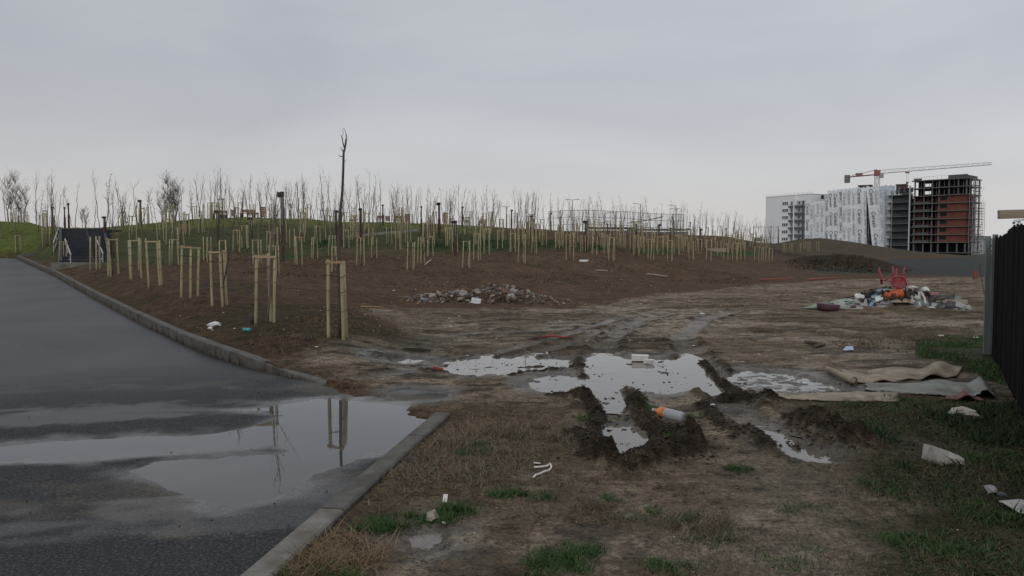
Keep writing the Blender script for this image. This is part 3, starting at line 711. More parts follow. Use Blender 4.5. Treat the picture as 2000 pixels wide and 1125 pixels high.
blades('straw', tuft_xy(ST, 12), .20, .0022, 1.35, BO, 'long orange brown straw fallen across the kerb edge', 12, curl=.12)
blades('dry_grass', bed(flats([(880,800),(1010,790),(1100,830),(1130,880),(960,890),(850,870)]), 3500, 13, dens=lambda x, y: patch(x, y, 1.8, 108)), .09, .0022, .8, BD, 'upright pale dry grass near the puddle tip', 13)
blades('dry_grass', bed(flats([(1280,960),(1420,960),(1440,1060),(1260,1060)]), 1800, 14, dens=lambda x, y: patch(x, y, 2.2, 109)), .075, .002, .8, BD, 'upright straw in the middle of the foreground', 14)
# scrub further back on the yard
blades('scrub', bed(flats([(1500,600),(1900,640),(1930,700),(1600,700),(1450,640)]), 9000, 15, dens=lambda x, y: patch(x, y, .6, 110, 0, .4)), .05, .006, 1.1, BB, 'low brown scrub between the rubbish and the carpets', 15)
blades('scrub', bed(flats([(560,715),(660,690),(800,660),(760,640),(700,615),(600,640),(480,690)]), 6000, 16, dens=lambda x, y: .2+patch(x, y, .8, 111)), .06, .006, .9, BB, 'short dead weeds on the soil by the nearest stakes', 16)
blades('scrub', bed(flats([(1420,560),(1640,548),(1720,575),(1600,600),(1450,590)]), 5000, 17, dens=lambda x, y: patch(x, y, .5, 112, -.1, .3)), .06, .010, 1.1, BB, 'dark scrub along the far edge of the track', 17)
# slope vegetation, coarse leaves
def on_slope(lst, n, seed):
    g = np.random.default_rng(seed); out = []
    for px, py, sx, sy in lst:
        h_ = hit(px, py, 24)
        if h_ is None: continue
        k = h_.y/F; out.append(np.c_[g.normal(h_.x, sx*k, n), g.normal(h_.y, sy*k*9, n)])
    return np.concatenate(out)
blades('scrub', on_slope([(1600, 522, 30, 5), (1650, 520, 45, 6), (1700, 528, 35, 4), (1560, 500, 50, 5)], 1100, 24), .16, .05, 1.0, bladem('mound_scrub', (.03, .03, .018), (.05, .048, .026), (.07, .06, .035)), 'dull scrub over the far dark earth heap', 24)
blades('weeds', on_slope([(930,478,60,8),(890,480,40,7),(975,475,40,7),(1075,476,34,6),(1160,482,30,5),(640,474,26,5),(840,482,22,6)], 1600, 21), .13, .025, 1.0, bladem('slope_weeds', (.022, .05, .018), (.032, .07, .024), (.05, .09, .03)), 'dark green weed patches on the planted slope', 21)
gsl = bed([(-16, 26), (14, 33), (14, 60), (-34, 66), (-38, 50), (-24, 38)], 30000, 22, dens=lambda x, y: patch(x, y, .35, 113))
blades('slope_grass', gsl, .12, .014, .9, bladem('slope_grass_mat', (.035, .045, .02), (.06, .055, .028), (.11, .085, .045)), 'short dull grass over the mound slope', 22)

# ------------------------------------------------------------------ clods and stones
def rock_mesh(name, mat, seed, n=13, sq=(1, .8, .6)):
    g = random.Random(seed); bm = bmesh.new()
    for i in range(n):
        v_ = Vector((g.gauss(0, 1), g.gauss(0, 1), g.gauss(0, 1))).normalized()*g.uniform(.75, 1)
        bm.verts.new((v_.x*sq[0], v_.y*sq[1], v_.z*sq[2]))
    r_ = bmesh.ops.convex_hull(bm, input=bm.verts)
    bmesh.ops.delete(bm, geom=[e for e in r_['geom_interior'] if isinstance(e, bmesh.types.BMVert)], context='VERTS')
    me = bpy.data.meshes.new(name); bm.to_mesh(me); bm.free(); me.materials.append(mat); return me
ROCKC = [(.30, .27, .23), (.22, .19, .16), (.13, .11, .095), (.36, .33, .29), (.09, .075, .065), (.17, .10, .075), (.16, .165, .17), (.26, .21, .16)]
ROCKM = [pm('rubble_stone', c, .85, .25, 5, .5, bscale=14, bdist=.03) for c in ROCKC]
ROCKS = [rock_mesh('stone', ROCKM[i % 8], i, 11+i % 5, (1, .8+.1*(i % 3), .55+.1*(i % 4))) for i in range(24)]
def joined_rocks(name, pts, mat, label, seed, flat_=.6):
    """many little lumps in one mesh"""
    base_ = [rock_mesh('tmp', mat, 300+i, 9) for i in range(6)]
    data = [(np.array([v_.co[:] for v_ in b.vertices]), [tuple(f.vertices) for f in b.polygons]) for b in base_]
    for b in base_: bpy.data.meshes.remove(b)
    g = np.random.default_rng(seed); VV = []; FF = []; n = 0
    for (x, y, z, s_) in pts:
        v_, f_ = data[g.integers(6)]; a = g.uniform(0, 6.28); ca, sa = math.cos(a), math.sin(a)
        q = v_*s_*np.array([1, g.uniform(.6, 1), flat_]); q = np.c_[q[:, 0]*ca-q[:, 1]*sa+x, q[:, 0]*sa+q[:, 1]*ca+y, q[:, 2]+z]
        VV.append(q); FF += [tuple(k+n for k in f) for f in f_]; n += len(q)
    me = bpy.data.meshes.new(name); me.from_pydata(np.concatenate(VV).tolist(), [], FF); me.materials.append(mat)
    o = bpy.data.objects.new(name, me); C.objects.link(o); return tag(o, label, None, None, 'stuff')
MCL = pm('wet_clod', (.045, .034, .025), .7, .35, 9, .5, bscale=30, spec=.15)
g = np.random.default_rng(31); pts = []
for p_, hw, hh in RIDW:
    if hh < .045: continue
    for _ in range(int(900*hw*max(1, hh*8)*sum((Vector(b)-Vector(a)).length for a, b in zip(p_[:-1], p_[1:])))):
        i = g.integers(len(p_)-1); t_ = g.uniform(); x = p_[i][0]*(1-t_)+p_[i+1][0]*t_+g.normal(0, hw*.75); y = p_[i][1]*(1-t_)+p_[i+1][1]*t_+g.normal(0, hw*.75)
        pts.append((x, y, abs(g.normal(0, .013))+.010))
P_ = np.array(pts); zz, _, _, ss = ground_z(P_[:, 0], P_[:, 1])
joined_rocks('mud_clods', [(x, y, z_+s_*.3, s_*1.0) for (x, y, s_), z_, q in zip(pts, zz, ss) if q > .2 and z_ > WZ-.002], MCL, 'loose lumps of dark churned mud beside the ruts', 32)
pts = []
for (px, py, n_, sx) in ((1190, 779, 14, .05), (1185, 788, 10, .04), (1215, 770, 8, .08), (1290, 715, 16, .12), (1300, 728, 14, .08), (1330, 748, 12, .2), (1250, 757, 10, .2), (1170, 735, 8, .1), (1545, 868, 16, .06), (1225, 842, 12, .08), (1210, 868, 5, .05), (1120, 715, 14, .15), (1020, 712, 20, .3), (940, 716, 14, .3), (1095, 742, 10, .2)):
    x, y = flat(px, py, WZ)
    for _ in range(n_): pts.append((x+g.normal(0, sx), y+g.normal(0, sx*1.2), WZ+.004, abs(g.normal(0, .014))+.008))
joined_rocks('clods_in_water', pts, MCL, 'dark clods poking out of the puddle water', 37, .5)
ys = np.exp(g.uniform(math.log(4.0), math.log(30), 16000)); xs = ys*g.uniform(-.45, .68, 16000)
kp_ = g.uniform(0, 1, 16000) < .06+.9*sstep(.05, .35, fbm(xs*.6, ys*1.3, 1.4, 4, 97)); xs, ys = xs[kp_], ys[kp_]
zz, dk_, wt_, ss = ground_z(xs, ys)
joined_rocks('mud_crumbs', [(x, y, z_, abs(g.normal(0, .006))*(1+y/10)+.004) for x, y, z_, q in zip(xs, ys, zz, ss) if q > .2 and z_ > WZ], pm('mud_crumb', (.062, .048, .036), .85, .35, 9, .3), 'small crumbs of earth scattered over the mud', 33)
ys = g.uniform(4.0, 14, 150); xs = ys*g.uniform(-.66, -.2, 150)
zz = road_z(xs, ys)[0]; ss = sdpoly(xs, ys, ROAD); mdist = dline(xs, ys, MOUTH)
lst = [(x, y, z_+.004, g.uniform(.005, .014)) for x, y, z_, q in zip(xs, ys, zz, ss) if q < -.1]
for _ in range(160):
    x, y = flat(g.normal(530, 60), g.normal(745, 14)); lst.append((x, y, WZ+.03, g.uniform(.006, .02)))
lst = [q for q in lst if sdpoly(np.array([q[0]]), np.array([q[1]]), ROAD)[0] < -.05]
joined_rocks('road_grit', lst, MCL, 'scattered grit and small lumps of mud on the asphalt', 34)

ys = np.exp(g.uniform(math.log(11.0), math.log(55), 15000)); xs = ys*g.uniform(-.62, .42, 15000)
kp_ = g.uniform(0, 1, 15000) < .1+.9*sstep(-.05, .3, fbm(xs*.5, ys*.7, 1.0, 4, 98)); xs, ys = xs[kp_], ys[kp_]
zz, dk_, wt_, ss = ground_z(xs, ys)
kk = [(x, y, z_, abs(g.normal(0, .022))+.012) for x, y, z_, q in zip(xs, ys, zz, ss) if q > .25 and z_ > .12]
joined_rocks('soil_lumps', kk[::2], pm('soil_lump', (.085, .058, .038), .9, .35, 9, .3, spec=.1), 'small lumps of brown earth all over the planted slope', 35)
joined_rocks('soil_lumps', kk[1::4], pm('dark_soil_lump', (.035, .026, .019), .9, .35, 9, .3, spec=.1), 'small dark damp lumps of earth on the planted slope', 36)

def place_rock(px, py, size, col, name, label, cat, seed, squash=.7, sq=(1, .8, .6)):
    x, y = flat(px, py); me = rock_mesh(name, pm(name+'_surface', col, .85, .12, 6, .5, dirt=tuple(c*.55 for c in col), bscale=14, bdist=.02), seed, 16, sq)
    o = inst(name, me, None, (x, y, gz(x, y)+size*.3), (0, .1, seed), (size, size, size*squash)); return tag(o, label, cat)
place_rock(843, 1012, .075, (.34, .30, .24), 'stone', 'pale flat stone lying between two green tufts', 'stone', 501, .7)
place_rock(866, 1022, .02, (.6, .6, .58), 'pebble', 'small white pebble just right below the pale flat stone', 'stone', 502)
place_rock(715, 818, .085, (.07, .055, .04), 'stone', 'dark flat stone standing in the asphalt puddle', 'stone', 503, .55)
bpy.context.view_layer.update()
place_rock(1880, 815, .16, (.50, .46, .40), 'plaster_lump', 'rough whitish lump half hidden in weeds near the fence foot', 'rubble', 505, .7, (1.3, .7, .6))
place_rock(1900, 822, .12, (.42, .38, .33), 'plaster_lump', 'small crumbly lump touching the rough whitish lump', 'rubble', 506, .7)
place_rock(1936, 962, .07, (.40, .37, .36), 'concrete_lump', 'small grey lump with crumpled foil beside it in the weeds', 'rubble', 507, .9)
place_rock(1995, 1000, .13, (.50, .48, .47), 'concrete_lump', 'pale slab lump cut off by the right picture edge', 'rubble', 508, .7, (1.2, .8, .5))
place_rock(1960, 968, .05, (.12, .13, .15), 'crumpled_foil', 'dark crumpled scrap right of the small grey lump', 'litter', 509, .8)
def wedge(px0, px1, py0, py1):
    x0, y0 = flat(px0, py1); x1, y1 = flat(px1, py1); z = gz((x0+x1)/2, y0)
    h = (py1-py0)/F*y0; wd = x1-x0
    mb = MB(); mb.add([(0, 0, h), (wd*.22, -.01, 0), (wd*.95, 0, 0), (wd, .1, h*.35), (.02, .16, h*.85), (.1*wd, .2, 0), (wd*.9, .2, 0), (wd*.62, .06, h*.62), (wd*.45, -.015, h*.42), (wd*.98, .02, h*.3)],
       [(0, 1, 8), (0, 8, 7), (8, 1, 2), (8, 2, 9), (7, 8, 9), (9, 2, 3), (7, 9, 3), (0, 7, 4), (4, 7, 3), (4, 3, 6), (4, 6, 5), (3, 2, 6), (0, 4, 5), (0, 5, 1), (1, 5, 6), (1, 6, 2)])
    o = mb.build('broken_block', pm('white_block', (.55, .52, .47), .8, .1, 6, .5, dirt=(.36, .32, .27), bscale=12, bdist=.03)); o.location = (x0, y0, z-.01)
    tag(o, 'large white wedge shaped broken block lying in the weeds at right', 'rubble')
wedge(1819, 1888, 866, 908)

# rubble pile
rp = empty('rubble_pile', (*flat(960, 592), 0), 0, 'long low pile of broken stones and concrete at the foot of the slope', 'rubble pile')
cx, cy = flat(960, 592); g = random.Random(5)
def pile_h(u):
    return np.interp(u, [785, 830, 870, 900, 930, 955, 1000, 1030, 1060, 1100, 1150], [.03, .20, .30, .26, .36, .55, .56, .34, .22, .10, .02])
stone_pts = []
for i in range(270):
    u = g.choice([g.uniform(795, 1060), g.gauss(975, 45), g.uniform(790, 1130)]); yy = cy+g.uniform(-.75, .8); top = float(pile_h(u))
    x = (u-1000)/F*yy; fr = 1-min(1, abs(yy-cy)/.85)**1.4; big = g.random() < .22
    s_ = (g.uniform(.12, .21) if big else g.uniform(.045, .11))*(1 if u < 1040 else .62)
    z = gz(x, yy)*.75+max(.0, top*fr-s_*.4)*g.uniform(.6, 1)+.02
    stone_pts.append((x, yy, z, s_))
for i, (x, y, z, s_) in enumerate(stone_pts):
    inst('stone', ROCKS[g.randrange(24)], rp, (x-cx, y-cy, z), (g.uniform(-.6, .6), g.uniform(-.6, .6), g.uniform(0, 6)), (s_, s_, s_*g.uniform(.7, 1)))
o = joined_rocks('gravel_bits', [((lambda u, yy: (u-1000)/F*yy)(g.uniform(785, 1150), cy+g.gauss(-.1, .55)), cy+g.gauss(-.15, .5), .0, g.uniform(.015, .045)) for _ in range(500)], ROCKM[0], None, 41)
vz = np.array([v_.co[:] for v_ in o.data.vertices]); vz[:, 2] += ground_z(vz[:, 0], vz[:, 1])[0]; vz[:, 0] -= cx; vz[:, 1] -= cy
o.data.vertices.foreach_set('co', vz.astype(np.float32).ravel()); o.parent = rp
wb = MB().box((0, 0, 0), (.30, .2, .16), Matrix.Rotation(.2, 3, 'Y')).build('white_block', pm('white_foam', (.72, .72, .72), .8, .08, 5, .2), rp); wb.location = (at(930, 588, cy-.75)-Vector((cx, cy, 0))); wb.location.z = .12; wb['label'] = 'bright white block'

# ------------------------------------------------------------------ sheets, boards, rags
def sheet(name, cor, thick, mat, label, cat, crumple=.0, hump=None, nx=10, ny=6, seed=0, onground=False, group=None, parent=None, sag=0, edge=0.0):
    """cor: four world corners (near-left, near-right, far-right, far-left)"""
    a, b, c, d = [Vector(q) for q in cor]; o0 = (a+b+c+d)/4; g = np.random.default_rng(seed)
    VV = []
    for j in range(ny+1):
        for i in range(nx+1):
            s_, t_ = i/nx, j/ny
            p_ = a.lerp(b, s_).lerp(d.lerp(c, s_), t_)
            if edge: p_ = p_+Vector(((g.uniform(-1, 1) if i in (0, nx) else 0)*edge, (g.uniform(-1, 1) if j in (0, ny) else 0)*edge, 0))
            if onground: p_.z = 0
            VV.append([p_.x, p_.y, p_.z, s_, t_])
    VV = np.array(VV); z = VV[:, 2].copy()
    if onground: z = np.maximum(ground_z(VV[:, 0], VV[:, 1])[0], WZ)+.014
    z = z+crumple*fbm(VV[:, 0]+seed, VV[:, 1]+seed*2.3+VV[:, 2]*1.3, 3.2, 3, 200+seed)
    if crumple and onground: z = z+crumple*.5
    if hump: z = z+hump(VV[:, 3], VV[:, 4])
    if sag: z = z-sag*np.sin(VV[:, 3]*np.pi)*np.sin(VV[:, 4]*np.pi)
    top = np.c_[VV[:, 0], VV[:, 1], z]-np.array(o0)
    nrm = (b-a).cross(d-a).normalized(); bot = top-np.array(nrm)*thick; n = len(top); q = []
    for j in range(ny):
        for i in range(nx):
            k = j*(nx+1)+i; q.append((k, k+1, k+nx+2, k+nx+1)); q.append((n+k+nx+1, n+k+nx+2, n+k+1, n+k))
    rim = [i for i in range(nx+1)]+[(j*(nx+1)+nx) for j in range(1, ny+1)]+[(ny*(nx+1)+i) for i in range(nx-1, -1, -1)]+[j*(nx+1) for j in range(ny-1, 0, -1)]
    for k in range(len(rim)):
        r0, r1_ = rim[k], rim[(k+1) % len(rim)]; q.append((r0, n+r0, n+r1_, r1_))
    o = mesh_np(name, np.r_[top, bot], q, mat, parent); o.location = o0
    return tag(o, label, cat, group)
def G3(px, py): x, y = flat(px, py); return (x, y, 0)
Mtan = pm('old_linoleum_back', (.32, .265, .20), .85, .3, 6, .4, spec=.15, dirt=(.155, .125, .09), bscale=30)
Mgg = pm('grey_green_linoleum', (.215, .225, .195), .7, .25, 5, .3, dirt=(.12, .105, .08))
Mred = pm('red_brown_underside', (.16, .075, .06), .8, .2, 4, .2)
o = sheet('carpet_sheet', [G3(1660, 751), G3(1868, 738), G3(1880, 722), G3(1640, 724)], .012, Mtan, 'muddy tan carpet sheet with a humped fold and rolled end', 'carpet', .012,
      hump=lambda s_, t_: .13*np.exp(-((s_-.80)/.11)**2)*(0.35+.65*t_)+.03*np.sin(s_*11+t_*3)*t_+.015*np.sin(s_*27)*(1-t_), nx=60, ny=16, seed=3, onground=True)
mb = MB()
p0 = Vector((*flat(1617, 728), .05)); p1 = Vector((*flat(1668, 752), .05))
for k in range(2): mb.tube([p0-p0, (p1-p0)*.3+Vector((0, 0, .006)), (p1-p0)*.65, p1-p0], [.040-.012*k, .045-.012*k, .040-.012*k, .048-.012*k], 14, cap=(k == 1))
ro = mb.build('rolled_edge', Mtan, None, True); ro.parent = o; ro.location = p0-Vector(o.location)
sheet('linoleum_sheet', [G3(1690, 766), G3(1945, 781), G3(1930, 752), G3(1690, 750)], .010, Mgg, 'grey green linoleum sheet crumpled towards the fence foot', 'linoleum sheet', .018,
      hump=lambda s_, t_: .09*np.exp(-((s_-.93)/.05)**2)+.05*np.exp(-((s_-.6)/.12)**2)*t_+.03*np.exp(-((s_-.78)/.04)**2)*(1-t_), nx=60, ny=14, seed=5, onground=True, edge=.03)
sheet('carpet_strip', [G3(1519, 783), G3(1752, 786), G3(1755, 768), G3(1512, 770)], .010, Mtan, 'flat tan carpet strip lying nearest to the ruts', 'carpet', .008, nx=40, ny=8, seed=6, onground=True, edge=.02)
sheet('board_scrap', [G3(1750, 771), G3(1792, 771), G3(1790, 765), G3(1752, 765)], .02, Mred, 'small reddish board at the end of the flat carpet strip', 'board', 0, nx=4, ny=2, onground=True)
sheet('red_brown_flap', [G3(1845, 782), G3(1925, 786), G3(1905, 773), G3(1850, 776)], .012, Mred, 'turned up red brown flap under the linoleum edge', 'linoleum scrap', .02, nx=16, ny=4, seed=9, onground=True,
      hump=lambda s_, t_: .06*np.exp(-((s_-.55)/.15)**2))

# foam blocks in the puddle
Mfoam = pm('white_foam_block', (.68, .66, .62), .8, .06, 8, .3, dirt=(.55, .52, .47), bscale=40)
def block(name, px, py, size, rz, mat, label, cat, z=None, rx=0, ry=0, seed=0, parent=None, rough=.008):
    x, y = flat(px, py); g = random.Random(seed); bm = bmesh.new(); bmesh.ops.create_cube(bm, size=1)
    bmesh.ops.bevel(bm, geom=bm.edges[:], offset=.04, segments=1, affect='EDGES')
    for v_ in bm.verts: v_.co = Vector((v_.co.x*size[0]+g.uniform(-1, 1)*rough, v_.co.y*size[1]+g.uniform(-1, 1)*rough, v_.co.z*size[2]+g.uniform(-1, 1)*rough))
    me = bpy.data.meshes.new(name); bm.to_mesh(me); bm.free(); me.materials.append(mat)
    o = inst(name, me, parent, (x, y, (gz(x, y) if z is None else z)+size[2]/2), (rx, ry, rz)); return tag(o, label, cat)
block('foam_block', 1250, 702, (.26, .16, .09), -.12, Mfoam, 'larger white foam block standing at the puddle edge', 'foam block', z=-.02, seed=1)
block('foam_block', 1267, 707, (.13, .10, .055), .15, Mfoam, 'smaller white foam block leaning against the larger one', 'foam block', z=-.02, seed=2)
Mredp = pm('red_plastic', (.30, .035, .03), .5, .2, 6, .1)
block('red_cup', 855, 718, (.14, .07, .05), .2, Mredp, 'red plastic scrap at the left tip of the streaky puddle', 'litter', seed=3, ry=.15)
block('paper_scrap', 1068, 692, (.03, .03, .03), .3, Mfoam, 'white paper ball on the mud above the streaky puddle', 'litter', seed=4)
mb = MB(); a_ = Vector((*flat(1060, 660), .03)); b_ = Vector((*flat(1116, 662), .03))
mb.tube([(0, 0, 0), (b_-a_)*.35+Vector((0, 0, .02)), (b_-a_)*.7, b_-a_], [.018, .024, .02, .012], 6); o = mb.build('red_strip', Mredp); o.location = a_; tag(o, 'bent red plastic strip lying on the track', 'litter')

# bottle
def bottle():
    bx, by = flat(1283, 824); ex, ey = flat(1340, 833)
    x0, y0 = flat(1277, 822); z0 = max(gz(bx, by), gz(ex, ey))+.07
    root = empty('plastic_bottle', (x0, y0, z0), math.atan2(ey-by-.0, ex-bx), 'muddy plastic drink bottle with orange sleeve lying by the rut', 'bottle')
    def lathe(name, prof, mat):
        mb = MB(); mb.tube([(x, 0, 0) for x, _ in prof], [r_ for _, r_ in prof], 20); return mb.build(name, mat, root, True)
    m, t, p = nodes_of('cloudy_plastic'); p.inputs['Base Color'].default_value = (.42, .43, .44, 1); p.inputs['Roughness'].default_value = .3; p.inputs['Transmission Weight'].default_value = .25
    p.inputs['Specular IOR Level'].default_value = .5
    lathe('body', [(.105, .05), (.12, .052), (.15, .051), (.158, .049), (.166, .052), (.2, .051), (.208, .049), (.216, .052), (.25, .052), (.258, .049), (.266, .052), (.30, .052), (.322, .044), (.328, .02)], m)
    lathe('shoulder', [(.022, .0185), (.034, .021), (.052, .036), (.07, .047), (.085, .0515), (.098, .0515), (.105, .050)], pm('orange_plastic', (.72, .22, .05), .35, .12, 14, .05))
    lathe('label_sleeve', [(.088, .0528), (.125, .0535)], pm('orange_sleeve', (.75, .20, .04), .5, .1, 14, .05))
    lathe('label_stripe', [(.107, .0540), (.118, .0540)], pm('green_stripe', (.12, .26, .10), .5, .3, 30, 0))
    lathe('neck', [(-.002, .0155), (.022, .0155)], m)
    lathe('cap', [(-.016, .017), (-.001, .0175)], pm('pale_cap', (.5, .42, .36), .5, .1, 10, 0))
    root.rotation_euler = (.4, .10, math.atan2(ey-by, ex-bx))
bottle()
# curled white strip and disc
mb = MB(); P3 = [flat(*q) for q in ((1043, 915), (1055, 914), (1068, 912), (1075, 908), (1077, 914), (1072, 921), (1062, 924), (1054, 928), (1046, 930), (1042, 935))]
o0 = Vector((*P3[0], 0)); mb.tube([Vector((x, y, gz(x, y)+.012))-o0 for x, y in P3], [.009]*10, 5); o = mb.build('white_strip', Mfoam, None, True); o.location = o0; tag(o, 'bent white plastic strip shaped like a hook on bare mud', 'litter')
x, y = flat(1049, 907); mb = MB(); mb.tube([(0, 0, 0), (0, .004, .007)], [.03, .028], 12); o = mb.build('round_disc', Mfoam); o.location = (x, y, gz(x, y)+.01); o.rotation_euler = (.3, .1, 0); tag(o, 'small round white lid above the bent white strip', 'lid')
sheet('paper_scrap', [G3(864, 986), G3(873, 986), G3(875, 972), G3(866, 972)], .002, Mfoam, 'torn white scrap standing behind the pale flat stone', 'litter', .01, nx=4, ny=4, seed=12, onground=True)
# bag and can on the slope
def blob(name, p_, sx, sy, sz, mat, label, cat, seed, parent=None):
    bm = bmesh.new(); bmesh.ops.create_icosphere(bm, subdivisions=3, radius=1); g_ = np.random.default_rng(seed)
    V_ = np.array([v_.co[:] for v_ in bm.verts]); k = 1+.38*fbm(V_[:, 0]*1.4+seed, V_[:, 1]*1.4+V_[:, 2]*1.9, 1.6, 3, seed)
    for v_, kk in zip(bm.verts, k): v_.co = Vector((v_.co.x*sx*kk, v_.co.y*sy*kk, v_.co.z*sz*kk))
    me = bpy.data.meshes.new(name); bm.to_mesh(me); bm.free(); me.materials.append(mat)
    o = inst(name, me, parent, p_); return tag(o, label, cat)
Mbag = pm('crumpled_white_plastic', (.62, .62, .60), .5, .15, 9, .6, bscale=20, bdist=.02)
h_ = hit(419, 638); blob('plastic_bag', h_+Vector((0, 0, .04)), .13, .09, .06, Mbag, 'crumpled white plastic bag on the soil below the stakes', 'plastic bag', 3)
h_ = hit(417, 642); blob('plastic_scrap', h_+Vector((-.02, -.1, .02)), .05, .04, .03, Mbag, 'small white scrap in front of the crumpled bag', 'litter', 4)
h_ = hit(482, 648); mb = MB(); mb.tube([(-.07, 0, 0), (-.065, 0, 0), (-.01, 0, 0), (0, 0, 0), (.01, 0, 0), (.065, 0, 0), (.07, 0, 0)], [.02, .036, .036, .026, .036, .036, .02], 12)
o = mb.build('teal_can', pm('teal_print', (.05, .30, .36), .4, .3, 30, 0), None, True); o.location = h_+Vector((0, 0, .035)); o.rotation_euler = (0, 0, -.3); tag(o, 'teal drink can lying on the brown soil', 'can')
for px, py0, py1, lab in ((493, 616, 632, 'short black irrigation stub left of the second nearest stakes'), (604, 654, 666, 'short black irrigation stub left of the nearest stakes')):
    h_ = hit(px, py1); k = h_.y/F; mb = MB(); mb.tube([(0, 0, -.05), (-.01, 0, (py1-py0)*k)], .035, 10); o = mb.build('pipe_stub', M['darkmetal'], None, True); o.location = h_; tag(o, lab, 'pipe')
def stick(name, a, b, r_, mat, label, cat, w=None):
    a, b = Vector(a), Vector(b); mb = MB(); d = b-a; mid = d*.5+Vector((0, 0, .01))
    mb.tube([(0, 0, 0), mid, d], [r_, r_*.95, r_*.8], 6); o = mb.build(name, mat); o.location = a; return tag(o, label, cat)
def gp(px, py, up_=.03): h_ = hit(px, py); return h_+Vector((0, 0, up_))
stick('batten', gp(706, 601), gp(748, 603), .025, M['rail2'], 'orange brown batten lying right of the nearest stakes', 'batten')
Mpale = pm('pale_plank', (.36, .33, .28), .8, .15, 6, .1); Mterra = pm('terracotta_pipe', (.24, .085, .05), .7, .2, 4, .1)
stick('pale_plank', gp(1264, 536), gp(1303, 541), .05, Mpale, 'long pale plank on the bare slope below the stakes', 'plank')
stick('pale_plank', gp(1165, 529), gp(1186, 530), .04, Mpale, 'shorter pale stick left of the long pale plank', 'plank')
stick('fallen_stake', gp(830, 518), gp(842, 509), .04, Mpale, 'pale broken stake lying on the slope with white scrap', 'plank')
sheet('white_board', [gp(1131, 511), gp(1149, 511), gp(1149, 508), gp(1133, 508)], .04, Mbag, 'white board scrap on the slope right of the centre', 'board', .03, nx=4, ny=3)
h_ = hit(1401, 491); mb = MB().box((0, 0, 0), (1.7, .8, .35)); mb.box((-1.0, 0, -.05), (.3, .7, .22)); o = mb.build('concrete_slab', pm('pinkish_concrete', (.34, .27, .23), .85, .15, 3, .2)); o.location = h_+Vector((0, 0, .1)); tag(o, 'pinkish concrete slab among the rows of stakes', 'slab')
stick('clay_pipe', gp(1482, 549, .08), gp(1540, 549, .1), .06, Mterra, 'left long terracotta pipe at the far edge of the track', 'pipe')
stick('clay_pipe', gp(1578, 549, .08), gp(1632, 546, .1), .06, Mterra, 'right terracotta pipe nearer the rubbish heap', 'pipe')
h_ = Vector((*flat(1904, 556), 0)); mb = MB().box((0, 0, .32), (.17, .15, .64)); mb.box((0, 0, .66), (.20, .18, .05)); mb.box((0, -.08, .4), (.12, .02, .3)); o = mb.build('orange_post', Mterra); o.location = h_; tag(o, 'orange red marker post left of the board at the fence end', 'post')
x, y = flat(1927, 640); mb = MB(); mb.tube([(0, 0, 0), (-.02, 0, .5), (-.07, .1, 1.0), (-.14, .1, 1.4)], [.014, .012, .01, .006], 5); o = mb.build('thin_stake', M['bark']); o.location = (x, y, 0); tag(o, 'thin dark rod standing in front of the fence end', 'rod')
# dark planks and litter on the yard
stick('dark_plank', gp(1572, 671, .03), gp(1602, 675, .03), .035, M['bark'], 'dark charred plank with pale ends on the yard', 'plank')
stick('dark_plank', gp(1590, 680, .02), gp(1610, 675, .02), .03, M['bark'], 'shorter charred piece under the dark plank', 'plank')
Mblue = pm('pale_blue_rag', (.40, .47, .60), .7, .15, 8, .2)
sheet('blue_rag', [G3(1645, 686), G3(1668, 686), G3(1666, 680), G3(1652, 680)], .006, Mblue, 'pale blue rag lying on the yard', 'rag', .03, nx=8, ny=5, seed=14, onground=True)
for i, (px, py, lab) in enumerate(((1838, 655, 'white plastic scrap at the edge of the bright green grass'), (1905, 660, 'pale stone at the fence end behind the green grass'), (1372, 614, 'white paper on the far track'),
                                   (1685, 672, 'dark round tin on the scrubby yard'), (1572, 745, 'small pale chip by the speckled puddle'), (1392, 797, 'flat pale chip beside the rut ridge'))):
    x, y = flat(px, py); sz_ = y/14; blob('litter_scrap', (x, y, gz(x, y)+.012), .05*sz_, .035*sz_, .016*sz_, Mbag if 'dark' not in lab else M['bark'], lab, 'litter', 20+i)
# countless tiny bits of litter
g = np.random.default_rng(44); L1 = []
for _ in range(230):
    px, py = g.uniform(330, 1550), g.uniform(505, 700)
    if py < 540 and g.random() < .4: continue
    h_ = hit(px, py, 11)
    if h_ is None: continue
    if sdpoly(np.array([h_.x]), np.array([h_.y]), ROAD)[0] < .2: continue
    L1.append((h_.x, h_.y, h_.z+.01, abs(g.normal(0, .026))*(.4+h_.y/36)+.011))
for _ in range(90):
    px, py = g.uniform(900, 1990), g.uniform(640, 1120); x, y = flat(px, py); L1.append((x, y, gz(x, y)+.003, g.uniform(.004, .010)))
joined_rocks('litter_specks', L1, pm('litter_white', (.72, .70, .66), .7, .2, 5, 0), 'tiny pale scraps of litter strewn over the soil', 45, .35)

